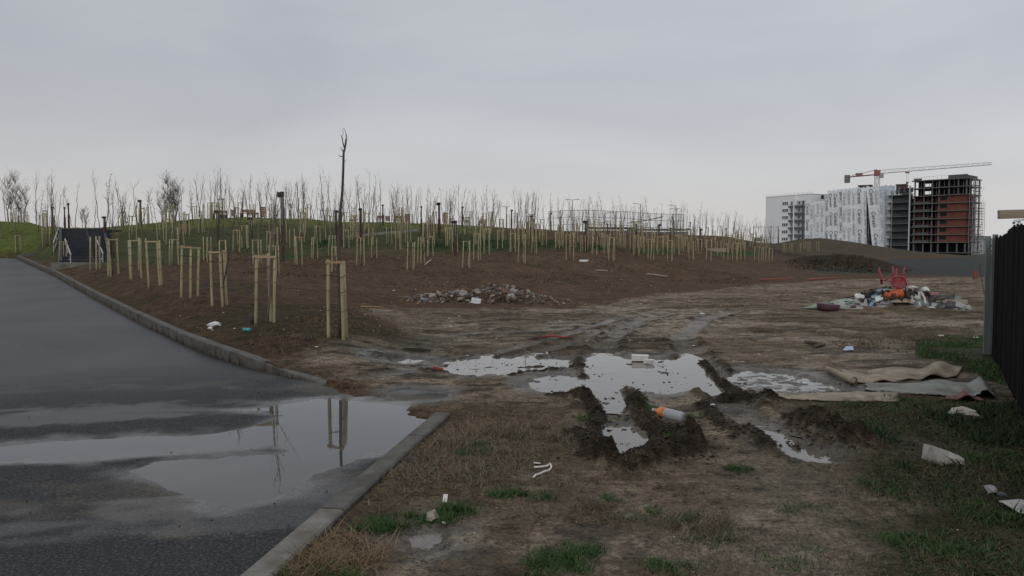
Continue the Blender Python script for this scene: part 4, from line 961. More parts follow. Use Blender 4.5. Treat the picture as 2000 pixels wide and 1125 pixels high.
# ------------------------------------------------------------------ stakes and saplings
SH = 1.34
def stake_proto(i):
    g = random.Random(100+i); root = empty('tree_stakes'); a0 = 0.0; R_ = .205; tops = []
    for k in range(3):
        a = a0+k*2.094; r0 = R_+g.uniform(-.03, .03); x, y = r0*math.cos(a), r0*math.sin(a); tx, ty = x*.94+g.uniform(-.03, .03), y*.94+g.uniform(-.03, .03); h = SH+g.uniform(-.03, .03)
        mb = MB(); mb.tube([(x, y, -.25), (x*.98+tx*.02, y, .1), ((x+tx)/2+g.uniform(-.006, .006), (y+ty)/2, h*.5), (tx, ty, h)], [.031, .031, .030, .028], 8)
        o = mb.build('stake', M['stake'], root, True); tops.append(Vector((tx, ty, h)))
        bmk = MB()
        for q in (.35, .6, .8):
            c = Vector((x, y, 0)).lerp(Vector((tx, ty, 0)), q); c.z = h*q; bmk.tube([c, c+Vector((0, 0, .012))], .0335, 8)
        bmk.build('knot_ring', M['bark'], o)
    for k in range(3):
        if k >= (1, 2, 2, 2, 1, 1, 2, 0)[i]: continue
        a_, b_ = tops[k], tops[(k+1) % 3]; d = (b_-a_); n = Vector((d.y, -d.x, 0)).normalized()*.034; e_ = d.normalized()*.05
        L_ = (d.length+.1)*.9; ang = math.atan2(d.y, d.x); zz_ = SH-.03-.028*(k % 2)*0
        mb = MB(); mb.box((0, 0, 0), (L_, .02, .042)); o = mb.build('batten', M['rail'] if (i+k) % 3 else M['rail2'], root)
        o.location = (a_+b_)/2+n; o.location.z = zz_-.01*k; o.rotation_euler = (0, 0, ang)
    bd = MB(); bd.tube([tops[0]*.98-Vector((0, 0, .25)), Vector((0, 0, SH-.27)), tops[1]*.98-Vector((0, 0, .25))], .008, 5); bd.build('tie', M['darkmetal'], root)
    return root
def branch(mb, p_, d, L_, r_, g, depth, up):
    n = 4; pts = [p_.copy()]; q = p_.copy(); dd = d.copy()
    for i in range(n):
        dd = (dd+Vector((g.gauss(0, .10), g.gauss(0, .10), up+g.gauss(0, .06)))).normalized(); q = q+dd*L_/n; pts.append(q.copy())
    mb.tube(pts, [r_*(1-.8*k/n) for k in range(n+1)], 4 if r_ > .006 else 3, cap=False)
    if depth > 0:
        for _ in range(g.choice([1, 2, 2, 3])):
            k = g.randint(1, n-1); a = g.uniform(0, 6.28); e_ = (dd*.8+Vector((math.cos(a)*.6, math.sin(a)*.6, .2))).normalized()
            branch(mb, pts[k], e_, L_*g.uniform(.3, .6), r_*.6, g, depth-1, up)
def sapling_proto(i, name='sapling', H=3.3, kind='spare'):
    g = random.Random(200+i); root = empty(name); pts = [Vector((0, 0, -.1))]; q = Vector((0, 0, 0)); n = 9; dx = Vector((g.gauss(0, .02), g.gauss(0, .02), 0)); 
    topf = .93 if kind != 'lopped' else .74
    for k in range(1, n+1):
        q = Vector((dx.x*k*2+g.gauss(0, .022), dx.y*k*2+g.gauss(0, .022), H*topf*k/n)); pts.append(q)
    r0 = .026
    mb = MB(); mb.tube(pts, [r0*(1-.72*k/n) for k in range(n+1)], 6); mb.build('trunk', M['bark'] if i % 2 else M['bark2'], root, True)
    mb = MB()
    if kind == 'whorl':
        for k in range(4, n+1):
            for j in range(3):
                a = g.uniform(0, 6.28); branch(mb, pts[k], Vector((math.cos(a), math.sin(a), .45)).normalized(), .15+.5*(1-k/n), .007, g, 1, .05)
    elif kind == 'fork':
        for j in range(g.choice([2, 3, 4])):
            a = g.uniform(0, 6.28); branch(mb, pts[g.randint(4, 6)], Vector((math.cos(a)*.36, math.sin(a)*.36, 1)).normalized(), H*g.uniform(.3, .46), .0075, g, 1, .10)
        for j in range(5):
            a = g.uniform(0, 6.28); branch(mb, pts[g.randint(5, n)], Vector((math.cos(a)*.45, math.sin(a)*.45, .9)).normalized(), H*g.uniform(.06, .16), .006, g, 1, .12)
    else:
        for j in range(g.randint(6, 11)):
            a = g.uniform(0, 6.28); k = g.randint(4, n); branch(mb, pts[k], Vector((math.cos(a)*.55, math.sin(a)*.55, .9)).normalized(), H*g.uniform(.07, .2), .0065, g, 1, .14)
    mb.build('branches', M['twig'], root); return root
def birch_proto(i, H=4.0):
    g = random.Random(400+i); root = empty('birch_clump'); mb = MB(); mt_ = MB()
    for s_ in range(5):
        x, y = g.uniform(-.45, .45), g.uniform(-.2, .2); hh = H*g.uniform(.75, 1); pts = [Vector((x+g.gauss(0, .03)*k, y+g.gauss(0, .03)*k, hh*k/8)) for k in range(9)]
        m2 = MB(); m2.tube(pts, [.035*(1-.85*k/8) for k in range(9)], 6); m2.build('trunk', M['birch'], root, True)
        for _ in range(42):
            k = g.randint(2, 7); a = g.uniform(0, 6.28); branch(mt_, pts[k], Vector((math.cos(a)*.55, math.sin(a)*.55, 1)).normalized(), hh*g.uniform(.1, .28), .008, g, 2, .08)
    mt_.build('branches', M['purple'], root); return root
stake_p = [stake_proto(i) for i in range(8)]
KINDS = ['spare', 'fork', 'spare', 'whorl', 'fork', 'spare', 'fork', 'lopped', 'spare', 'fork']
sap_p = [sapling_proto(i, kind=k) for i, k in enumerate(KINDS)]
used_first = set()
def take(protos, k):
    o = protos[k % len(protos)]
    if id(o) in used_first: return copy_tree(o)
    used_first.add(id(o)); return o
def area(u, v, d):
    if d > 95 and u > 1490: return 'on the far brown mound'
    side = ('left of the dark stairs' if u < 112 else 'around the dark stairs' if u < 255 else 'between stairs and hilltop benches' if u < 415 else
            'at the hilltop benches' if u < 560 else 'left of the tallest sapling' if u < 663 else 'right of the tallest sapling' if u < 780 else
            'above the left rubble pile' if u < 900 else 'above the rubble pile middle' if u < 1000 else 'above the right rubble end' if u < 1072 else
            'before the left court cage' if u < 1165 else 'before the court cage middle' if u < 1255 else 'before the right court cage' if u < 1345 else
            'right of the court cage' if u < 1430 else 'nearest the white block')
    c = float(np.interp(u, [0, 150, 300, 480, 600, 750, 850, 950, 1050, 1150, 1300, 1420, 1500], [430, 447, 436, 423, 427, 433, 437, 442, 447, 452, 457, 461, 473]))
    row = 'on the crest' if v < c+4 else 'high on the slope' if v < c+22 else 'midway up the slope' if v < c+42 else 'low on the slope'
    return row+' '+side
AUTO = {}
def auto(o, noun, cat, ar):
    tag(o, noun+' '+ar, cat, noun+' '+ar); AUTO.setdefault((noun, ar), []).append(o)
STK = [(663,660,508),(522,630,497),(430,598,490),(371,580,481),(307,558,470),(262,545,468),(220,538,466),(187,526,462),(278,527,465),(123,515,471),(34,492,460),(91,481,450),(339,518,472),(352,485,445),
 (313,472,447),(405,511,468),(438,520,469),(463,492,449),(480,485,440),(504,515,471),(538,537,479),(572,485,450),(583,518,462),(588,474,436),(614,505,463),(657,531,490),(676,484,451),(705,518,463),
 (732,504,464),(690,470,420),(779,488,452),(803,527,473),(822,514,463),(839,500,464),(857,498,459),(877,480,446),(912,523,470),(933,508,456),(952,497,446),(1020,513,458),(1043,495,461),(1062,480,447),
 (1088,486,453),(1113,508,457),(1139,491,461),(1196,509,463),(1186,496,458),(1217,485,455),(1242,499,459),(1271,508,467),(1289,498,461),(1309,509,469),(1323,497,459),(1351,509,472),(1382,509,468),
 (1406,500,471),(1418,508,475),(1436,509,474),(1452,508,474),(1461,510,480),(1476,511,481),(1491,511,483),(1504,510,485),(1545,492,477),(1562,491,474),(1580,492,473),(1598,491,472),(1572,487,472),(1532,494,479),
 (725,480,447),(760,476,446),(648,500,468),(545,480,448),(527,492,455),(620,476,445),(1000,492,455),(1028,480,450),(975,486,450),(890,492,455),(1160,497,462),(1235,488,460),(1340,492,463),(1365,496,466),(1395,490,465),(1255,494,462),(1300,488,460),(1178,484,456),(1120,484,455),(1425,495,470),(1445,498,474),(1330,484,460)]
front_lab = {0: 'nearest set of three pale stakes with orange topped battens, around the tallest sapling', 1: 'second nearest set of pale stakes, left of the nearest one', 2: 'third set of stakes from the nearest along the kerb',
             3: 'fourth set of stakes from the nearest along the kerb', 4: 'fifth set of stakes from the nearest, standing alone and leaning', 5: 'sixth set of stakes along the kerb, left of the leaning one',
             6: 'seventh set of stakes along the kerb, right of the stairs', 7: 'set of stakes just in front of the right stair rail', 9: 'set of stakes in front of the left stair rail', 10: 'small set of stakes on the green bank above the road end'}
rg = random.Random(77)
pos = []
def add_set(u, vb, vt, lab=None, tall=None, tree=True, j=0):
    h_ = hit(u, vb, 10)
    if h_ is None: return
    if any((h_-q).length < .9 for q in pos): return
    pos.append(h_); s_ = max(.8, min(1.35, (vb-vt)/F*h_.y/SH)) if vt else rg.uniform(.92, 1.12)
    o = take(stake_p, j); o.location = h_; o.rotation_euler = (rg.uniform(-.02, .02), rg.uniform(-.03, .03), {0: math.pi+.04, 1: math.pi/2, 2: math.pi+.1, 3: math.pi-.06}.get(j if lab else -1, rg.uniform(0, 6.28))); o.scale = (s_*.5+.5,)*2+(s_,)
    if j == 0 and lab: o.rotation_euler.x = o.rotation_euler.y = 0
    ar = area(u, vb, h_.y)
    if lab: tag(o, lab, 'tree stakes', 'stakes supporting the young trees')
    else: auto(o, 'wooden stakes', 'tree stakes', ar)
    if tree:
        t_ = take(sap_p, j*3+1 if tall is None else 0); ss = rg.uniform(.72, 1.12)*(1.0 if h_.y > 20 else .85)
        t_.location = h_; t_.rotation_euler = (rg.uniform(-.05, .05), rg.uniform(-.05, .05), rg.uniform(0, 6.28)); t_.scale = (max(ss, .9), max(ss, .9), ss)
        if h_.y < 26 and lab: tag(t_, 'thin bare sapling inside the '+lab.split(',')[0].replace('with orange topped battens', '').strip(), 'sapling', 'young bare trees')
        else: auto(t_, 'small bare tree', 'sapling', ar)
    return h_
for i, (u, vb, vt) in enumerate(STK): add_set(u, vb, vt, front_lab.get(i), j=i, tree=(i != 0 and not (1 <= i <= 5 and i not in (1, 2))))
# random fill between the first rows and the crest, and on the crest itself
for k in range(150):
    u = rg.choice([rg.uniform(560, 1500), rg.uniform(250, 1500), rg.uniform(1080, 1500)]); d_, z_, cv = crest(u); f = rg.random()
    v = cv+1.5+f*(500-cv)*.72
    if 108 < u < 235: continue
    add_set(u, v, None, j=k)
for k in range(60):
    u = rg.choice([rg.uniform(20, 110), rg.uniform(200, 480), rg.uniform(240, 1000), rg.uniform(500, 1500)]); d_, z_, cv = crest(u); dd = d_*rg.uniform(1.01, 1.18); x = (u-1000)/F*dd; z = gz(x, dd)
    if any((Vector((x, dd, z))-q).length < 1.2 for q in pos): continue
    pos.append(Vector((x, dd, z))); o = take(stake_p, k); o.location = (x, dd, z); o.rotation_euler = (0, 0, rg.uniform(0, 6.28)); auto(o, 'wooden stakes', 'tree stakes', area(u, cv, 60))
# trees whose tops stand against the sky: column and top row
TOPS = [(7,372),(14,358),(73,340),(77,372),(96,350),(104,333),(108,338),(116,375),(128,368),(149,362),(146,375),(186,392),(197,340),(208,333),(216,362),(226,380),(239,352),(243,370),(250,398),(258,390),(292,380),(268,400),
 (357,373),(379,364),(384,368),(396,368),(415,352),(424,334),(428,350),(432,345),(444,372),(452,357),(464,368),(470,376),(485,375),(491,356),(498,378),(513,354),(518,352),(533,365),(537,343),(548,372),(558,360),(571,360),(575,366),(588,338),(585,352),
 (600,366),(607,370),(616,371),(622,378),(636,336),(639,348),(651,345),(668,362),(690,356),(696,355),(703,352),(715,362),(722,340),(728,350),(744,352),(737,372),(765,368),(770,366),(774,364),(790,368),(794,372),(803,366),(809,372),(816,374),(822,372),(834,367),
 (838,375),(866,370),(870,376),(876,370),(884,398),(897,364),(902,374),(908,385),(925,386),(943,384),(950,360),(955,390),(965,385),(979,390),(990,396),(1010,390),(1018,378),(1022,376),(1030,392),(1043,382),(1064,398),(1077,381),(1092,400),(1110,388),(1120,404),(1136,391),(1149,393),(1155,398),
 (1184,373),(1172,393),(1198,402),(1215,387),(1226,392),(1236,400),(1255,404),(1274,386),(1286,400),(1302,397),(1315,404),(1330,402),(1358,396),(1352,418),(1366,424),(1378,414),(1389,418),(1400,426),(1416,428),(1432,418),(1422,430),(1440,432),(1448,434),(1458,432),(1470,436),(1480,432),(1490,438),(1506,442),(1510,436)]
for k, (u, vt) in enumerate(TOPS):
    d_, z_, cv = crest(u)
    if u > 1440: d_, cv = 100, crest(u)[2]
    dd = d_*rg.uniform(.86, 1.12); x = (u-1000)/F*dd; z = gz(x, dd)
    H_ = CAMZ+(HZ-vt)/F*dd-z
    if H_ > 4.6: dd *= .8; x = (u-1000)/F*dd; z = gz(x, dd); H_ = CAMZ+(HZ-vt)/F*dd-z
    sc_ = H_/3.2; o = take(sap_p, 3 if u in (1184, 1358) else k*7+2); o.location = (x, dd, z); o.rotation_euler = (rg.uniform(-.04, .04), rg.uniform(-.06, .06), rg.uniform(0, 6.28)); o.scale = (max(.95, min(sc_, 1.25)),)*2+(sc_,)
    ar = area(u, cv, dd); auto(o, 'tall bare tree', 'sapling', ar)
for k, (u, vt) in enumerate(TOPS):
    if rg.random() < .25 or u < 20: continue
    u2 = u+rg.uniform(-9, 9); d_, z_, cv = crest(u2); d_, cv = (100, crest(u2)[2]) if u2 > 1440 else (d_, cv)
    if 118 < u2 < 200: continue
    dd = d_*rg.uniform(.9, 1.25); x = (u2-1000)/F*dd; z = gz(x, dd); sc_ = rg.uniform(.62, 1.02)
    o = take(sap_p, k*3+1); o.location = (x, dd, z); o.rotation_euler = (rg.uniform(-.04, .04), rg.uniform(-.05, .05), rg.uniform(0, 6.28)); o.scale = (1.05, 1.05, sc_)
    auto(o, 'small bare tree', 'sapling', area(u2, cv, dd))
# the tallest, lopped sapling in the nearest stakes
h0 = pos[0]; root = empty('sapling', h0, 0, 'tallest sapling with lopped leader and few twigs inside the nearest stakes', 'sapling', 'young bare trees')
k0 = h0.y/F
def lp(px, py, dy=0): return Vector(((px-663)*k0, dy, (660-py)*k0+0.0))
mb = MB(); P_ = [(663, 672), (664, 600), (663, 520), (664, 470), (666, 420), (669, 400), (672, 370), (674, 330), (675, 300), (678, 288), (680, 272)]
mb.tube([lp(*q) for q in P_], [.030, .027, .025, .024, .024, .024, .022, .020, .018, .016, .010], 8); mb.build('trunk', M['bark'], root, True)
mb = MB()
for P_, r_ in (([(677, 292), (673, 280), (671, 268)], .012), ([(675, 306), (668, 306), (664, 304)], .010), ([(676, 298), (672, 294), (667, 288)], .006), ([(680, 272), (679, 260), (675, 252), (671, 250)], .006), ([(671, 270), (674, 262), (672, 253)], .005),
               ([(680, 285), (681, 270), (679, 262)], .005), ([(676, 318), (680, 312)], .004), ([(668, 404), (664, 402), (662, 396)], .008), ([(675, 300), (670, 292), (668, 288)], .005), ([(672, 268), (668, 264)], .004)):
    mb.tube([lp(px, py, .03*j) for j, (px, py) in enumerate(P_)], [r_*(1-.2*j) for j in range(len(P_))], 5)
mb.build('branches', M['bark'], root)
# birch clumps
bp = [birch_proto(i) for i in range(2)]
for k, (u, vt, sx) in enumerate([(31, 338, 1.0), (50, 362, 1.0), (333, 345, 1.15), (318, 372, .8), (345, 366, .8), (170, 405, .5)]):
    d_, z_, cv = crest(u); dd = d_*1.03; x = (u-1000)/F*dd; z = gz(x, dd); H_ = CAMZ+(HZ-vt)/F*dd-z; o = take(bp, k); o.location = (x, dd, z); o.scale = (sx, sx, H_/4.0); o.rotation_euler = (0, 0, k*1.3)
    tag(o, ['dense many twigged birch clump, the left one above the green bank', 'dense birch clump, right neighbour in the pair above the green bank', 'widest purple grey birch clump on the crest right of the stairs',
            'narrow birch left of the widest clump', 'narrow birch right of the widest clump', 'small faint bush above the top of the stairs'][k], 'birch', 'birch clumps on the crest')

# ------------------------------------------------------------------ lamp posts
def lamp_proto(i):
    root = empty('lamp_post'); fr = .52
    mb = MB(); mb.box((0, 0, .5*fr-.1), (.16, .16, fr+.2)); mb.build('steel_base', M['rust'], root)
    mb = MB(); mb.tube([(0, 0, fr), (0, 0, .93)], .055, 10); mb.build('light_tube', M['lampglass'], root, True)
    mb = MB()
    for sx in (-.062, .062): mb.box((sx, 0, .5*(fr+.93)), (.035, .09, .93-fr))
    mb.build('side_bar', M['darkmetal'], root)
    mb = MB(); mb.box((0, 0, .965), (.165, .165, .07)); mb.build('cap', M['darkmetal'], root); return root
lp_ = [lamp_proto(0)]
LAMPS = [(553,375,511,1.35),(890,431,499,1.2),(1144,431,491,1.2),(858,396,464,1.2),(705,407,470,.8),(748,400,440,.8),(823,403,456,.7),(903,404,443,.7),(999,410,445,.65),(1037,421,462,.8),(1075,416,447,.6),(1287,438,484,.9),
 (1310,446,472,.6),(1368,447,490,.75),(1348,434,464,.6),(657,411,468,.9),(103,404,445,.8),(127,405,446,.7),(137,397,446,.8),(205,423,467,1.0),(275,391,440,.8),(426,412,470,.8),(492,425,478,1.1),(1418,446,474,.6),(1243,438,466,.6),(1187,437,460,.6),(1520,448,473,.5),(667,402,480,.8)]
for i, (u, vt, vb, wd) in enumerate(LAMPS):
    d_, z_, cv = crest(u); h_ = hit(u, vb, 20) if vb > cv+1 else None
    if h_ is None: dd = d_*1.02; h_ = Vector(((u-1000)/F*dd, dd, gz((u-1000)/F*dd, dd)))
    H_ = (CAMZ+(HZ-vt)/F*h_.y-h_.z); o = lp_[0] if i == 0 else copy_tree(lp_[0]); o.location = h_; w_ = (.55+.5*wd if wd < 1 else .95+.08*wd)*.82; o.scale = (w_, w_, H_); o.rotation_euler = (0, 0, i*.3)
    lab = {0: 'tallest rust brown lamp post left of the tallest sapling', 1: 'rust brown post with square cap above the rubble pile', 2: 'rust brown post right of the dark green weed patches', 3: 'thick lamp post on the slope with a spotlight arm beside it',
           19: 'rusty post beside the top of the right stair rail'}.get(i, None)
    if lab: tag(o, lab, 'lamp post', 'rust brown park lamp posts')
    else: auto(o, 'slim lamp post', 'lamp post', area(u, vb, h_.y))
    if i in (0, 3, 25, 27, 13):
        s_ = MB(); s_.box((-.17, 0, .955), (.16/1, .12, .075)); s_.build('spotlight', M['darkmetal'], o)

saps = [o for o in C.objects if o.get('category') == 'sapling' and not o.parent]
if len(saps) > 295:
    saps.sort(key=lambda o: -o.scale.z/o.location.y); MBs = {}
    for o in saps[295:]:
        mt = Matrix.LocRotScale(o.location, o.rotation_euler, o.scale)
        for ch in list(o.children):
            mb = MBs.setdefault(ch.name.split('.')[0], MB()); mb.add([mt @ v_.co for v_ in ch.data.vertices], [tuple(p_.vertices) for p_ in ch.data.polygons]); bpy.data.objects.remove(ch)
        for lst in AUTO.values():
            if o in lst: lst.remove(o)
        bpy.data.objects.remove(o)
    mb = MB()
    for q in MBs.values(): mb.add(q.v, q.f)
    tag(mb.build('distant_saplings', M['twig']), 'faint farthest young trees behind the others on the crest', None, None, 'stuff')
ORD = 'first second third fourth fifth sixth seventh eighth ninth tenth eleventh twelfth thirteenth fourteenth fifteenth sixteenth seventeenth eighteenth nineteenth twentieth'.split()
for (noun, ar), lst in AUTO.items():
    if len(lst) > 1:
        lst.sort(key=lambda o: o.location.x/o.location.y)
        for i, o in enumerate(lst): o['label'] = (ORD[i] if i < 20 else 'right hand')+' '+noun+' from the left, '+ar
# ------------------------------------------------------------------ benches on the crest
def bench(u, w_px, vt, rz, lab, round_=False):
    d_, z_, cv = crest(u); dd = d_*.995; x = (u-1000)/F*dd; z = gz(x, dd); W_ = w_px/F*dd; root = empty('park_bench', (x, dd, z), rz, lab, 'bench', 'benches on the hilltop'); H_ = CAMZ+(HZ-vt)/F*dd-z
    for k in range(4): MB().box((0, -.02*k, H_*.62+k*.38*H_/4+.04), (W_, .035, H_*.085)).build('back_slat', M['benchwood'], root)
    for k in range(4): MB().box((0, -.12-.11*k, H_*.5), (W_, .09, .035)).build('seat_slat', M['benchwood'], root)
    for sx in (-1, 1): mb = MB(); mb.box((sx*W_*.42, -.27, H_*.25-.05), (.06, .42, H_*.5)); mb.box((sx*W_*.42, .02, H_*.5), (.05, .05, H_*.9)); mb.build('bench_leg', M['darkmetal'], root)
    return root
bench(428, 16, 411, .1, 'dark bench at the left end of the hilltop row'); bench(440, 14, 412, -.4, 'dark bench turned sideways behind the leftmost bench'); bench(487, 27, 410, .0, 'widest brown bench in the middle of the hilltop row'); bench(496, 22, 416, .25, 'low bench just right behind the widest brown bench')
bench(744, 14, 422, .1, 'brown bench right of the tallest sapling, left of two'); bench(779, 18, 422, .0, 'brown bench right of the tallest sapling, right of two'); bench(912, 12, 431, .1, 'small brown bench on the crest above the rubble pile'); bench(942, 13, 431, -.1, 'small brown bench right of the one above the rubble pile')
for u, vt, vb, lab in ((457, 409, 422, 'upright rounded seat shell left of the widest bench'), (515, 404, 423, 'tall rounded seat shell right of the widest bench'), (758, 421, 430, 'small upright seat between two brown benches'), (796, 418, 432, 'upright seat right of the right brown bench'), (870, 415, 436, 'tall upright seat beside the thick lamp post')):
    d_, z_, cv = crest(u); dd = d_; x = (u-1000)/F*dd; z = gz(x, dd); H_ = CAMZ+(HZ-vt)/F*dd-z; root = empty('lounge_seat', (x, dd, z), .3, lab, 'seat', 'rounded seats on the hilltop')
    mb = MB()
    for k in range(6):
        a = k/5; mb.box((0, .12*math.sin(a*2.4), .12+a*(H_-.2)), (.30, .035, (H_-.2)/5.6))
    mb.build('seat_shell', M['benchwood'], root)
    mb = MB()
    for sx in (-1, 1): mb.tube([(sx*.19, -.2, 0), (sx*.19, .02, .05), (sx*.2, .1, H_*.5), (sx*.19, .06, H_*.85), (sx*.12, 0, H_)], .025, 6)
    mb.build('frame', M['rail'], root)

# ------------------------------------------------------------------ stairs
d0, d1 = 36.0, 45.5; b0_ = at(167, 513, d0); t0_ = at(160, 447.5, d1)
nst = 13; root = empty('stairs', b0_, 0, 'wide dark stone stairs climbing the green bank', 'stairs')
wst = 2.35; ax = (t0_-b0_); stepv = Vector((ax.x/nst, ax.y/nst, ax.z/nst))
for k in range(nst):
    c = stepv*k+Vector((0, stepv.y/2, 0)); hh = stepv.z*(k+1)
    MB().box((c.x, c.y, hh-stepv.z/2-.25), (wst-.3+.3*k/nst, stepv.y+.02, stepv.z+.5)).build('step', M['slate'], root)
    MB().box((c.x, c.y-stepv.y/2-.004, hh-.012), (wst-.3+.3*k/nst-.02, .05, .03)).build('nosing', M['slate2'], root)
MB().box((ax.x*1.05, ax.y+1.4, ax.z-.25), (wst+.1, 2.8, .5)).build('landing', M['slate'], root)
MB().box((0, -.5, -.2), (2.2, 1.0, .42)).build('foot_slab', M['concrete'], root)
Mwingw = M['slate']
for sx in (-1, 1):
    mb = MB(); x0 = sx*(wst/2-.02)
    a_ = Vector((x0, 0, .1)); b_ = Vector((ax.x+x0+sx*.12, ax.y, ax.z+.12)); n = [(a_+Vector((0, 0, -1))), (b_+Vector((0, 0, -1.5))), b_, a_]
    mb.add([q+Vector((-.08, 0, 0)) for q in n]+[q+Vector((.08, 0, 0)) for q in n], [(0, 1, 2, 3), (7, 6, 5, 4), (0, 4, 5, 1), (1, 5, 6, 2), (2, 6, 7, 3), (3, 7, 4, 0)]); mb.build('side_wall', Mwingw, root)
for i, (pa, pb, da, db, lab) in enumerate((((127, 467), (138, 497), 40, 35.5, 'pale lower handrail at the left side of the stairs'), ((116, 442), (104, 474), 46, 41, 'pale upper handrail left of the stairs'), ((187, 465), (201, 495), 40, 35.5, 'pale lower handrail at the right side of the stairs'))):
    a_ = at(*pa, da); b_ = at(*pb, db); r_ = empty('handrail', b_, 0, lab, 'handrail', 'handrails of the dark stairs'); d = a_-b_
    mb = MB(); mb.tube([(0, 0, 0), d], .035, 8); mb.build('top_rail', M['steel'], r_, True)
    mb = MB(); mb.tube([(0, 0, -.45), d+Vector((0, 0, -.45))], .022, 8); mb.build('lower_rail', M['steel'], r_, True)
    for f in (.05, .5, .95): mb = MB(); mb.tube([d*f+Vector((0, 0, -.95)), d*f], .025, 6); mb.build('post', M['steel'], r_)

# ------------------------------------------------------------------ fence at the right
fa = Vector((3.13, 3.95, 0)); fbv = Vector((8.02, 12.75, 0)); fd = (fbv-fa); FL = fd.length; fd.normalize(); fn = Vector((-fd.y, fd.x, 0))
root = empty('board_fence', fa, math.atan2(fd.y, fd.x), 'black tarred fence of uneven upright boards at the right edge', 'fence')
s_ = 0; g = random.Random(9); pw = .125
while s_ < FL:
    wd = g.uniform(.10, .15); h = 1.95+g.uniform(-.018, .018)-.03*(s_ > FL-1.2)+.05*math.sin(s_*1.3); mb = MB(); z0 = gz(fa.x+fd.x*s_, fa.y+fd.y*s_)-.08
    tl = g.uniform(-.014, .014); cut = g.uniform(-.02, .02)
    x0, x1 = s_+.003, s_+wd-.004; y0 = g.uniform(-.0025, .0025)
    P_ = [(x0, y0, z0), (x1, y0, z0), (x1, y0+.022, z0), (x0, y0+.022, z0), (x0+tl, y0, h+cut), (x1+tl, y0, h-cut), (x1+tl, y0+.022, h-cut), (x0+tl, y0+.022, h+cut)]
    mb.add(P_, [(3, 2, 1, 0), (4, 5, 6, 7), (0, 1, 5, 4), (1, 2, 6, 5), (2, 3, 7, 6), (3, 0, 4, 7)]); mb.build('board', M['blackwood'] if g.random() < .7 else M['blackwood2'], root); s_ += wd+g.choice([0, 0, .003, .006])
for z_ in (.45, 1.5): MB().box((FL/2, -.04, z_), (FL, .045, .09)).build('rail', M['blackwood'], root)
for x_ in (.3, 2.7, 5.1, 7.5, FL-.1): MB().box((x_, -.11, .9), (.1, .09, 1.9)).build('post', M['blackwood'], root)
root2 = empty('greenish_board', (7.865, 12.62, 0), -.1, 'greenish grey upright board nailed at the far end of the black fence', 'board')
for k, (x_, h) in enumerate(((-.042, 1.93), (.042, 1.97))): MB().box((x_, -.02*k, h/2-.05), (.08, .025, h+.1), Matrix.Rotation(.012*(k-.5), 3, 'Y')).build('board', M['greyboard'], root2)
tp = at(1951, 414, 8.4); o = MB().box((.95, 0, 0), (1.9, .05, .095), Matrix.Rotation(-.03, 3, 'Y')).build('loose_plank', M['plankwood']); o.location = tp; tag(o, 'pale weathered plank sticking out above the black fence', 'plank')
r3 = empty('lean_to_post', (tp.x+1.55, tp.y+.05, 0), 0, 'dark post behind the fence carrying the pale plank', 'post'); MB().box((0, .045, 1.15), (.09, .09, 2.4)).build('post', M['blackwood'], r3)
MB().box((0, 0, 2.33), (.14, .16, .05)).build('cap', M['blackwood'], r3)

# ------------------------------------------------------------------ buildings
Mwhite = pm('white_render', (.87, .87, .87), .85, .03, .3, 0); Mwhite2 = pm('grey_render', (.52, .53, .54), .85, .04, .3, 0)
Mglass = pm('window_glass', (.06, .07, .085), .15, .3, .6, 0, spec=.6); Mbal = pm('balcony_grey', (.13, .14, .155), .7, .1, 1, 0)
Mconc = pm('raw_concrete', (.135, .135, .13), .9, .2, .5, .1, dirt=(.13, .13, .125)); Mconcd = pm('dark_raw_concrete', (.10, .105, .11), .9, .2, .5, .1)
Mbrick = pm('red_brick_infill', (.17, .055, .043), .9, .2, .6, 0, dirt=(.13, .05, .04)); Mbrickd = pm('brown_brick_infill', (.13, .06, .05), .9, .2, .5, 0)
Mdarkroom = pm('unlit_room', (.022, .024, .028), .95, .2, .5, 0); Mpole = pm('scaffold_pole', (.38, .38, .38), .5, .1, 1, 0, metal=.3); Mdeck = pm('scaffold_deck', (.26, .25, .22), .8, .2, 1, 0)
class Fac:
    """local frame: x along the facade, y into the building, z up"""
    def __init__(s, name, ax_, ay, bx, by, **k):
        s.a = Vector((ax_, ay, 0)); s.d = Vector((bx-ax_, by-ay, 0)); s.len = s.d.length; s.d.normalize()
        s.root = empty(name, s.a, math.atan2(s.d.y, s.d.x), **k)
    def x(s, px):
        k = (px-1000)/F; return (k*s.a.y-s.a.x)/(s.d.x-k*s.d.y)
    def dist(s, x): return s.a.y+s.d.y*x
    def z(s, px, py): return CAMZ-(py-HZ)/F*s.dist(s.x(px))
    def box(s, name, a, b, mat): return MB().b2(a, b).build(name, mat, s.root)
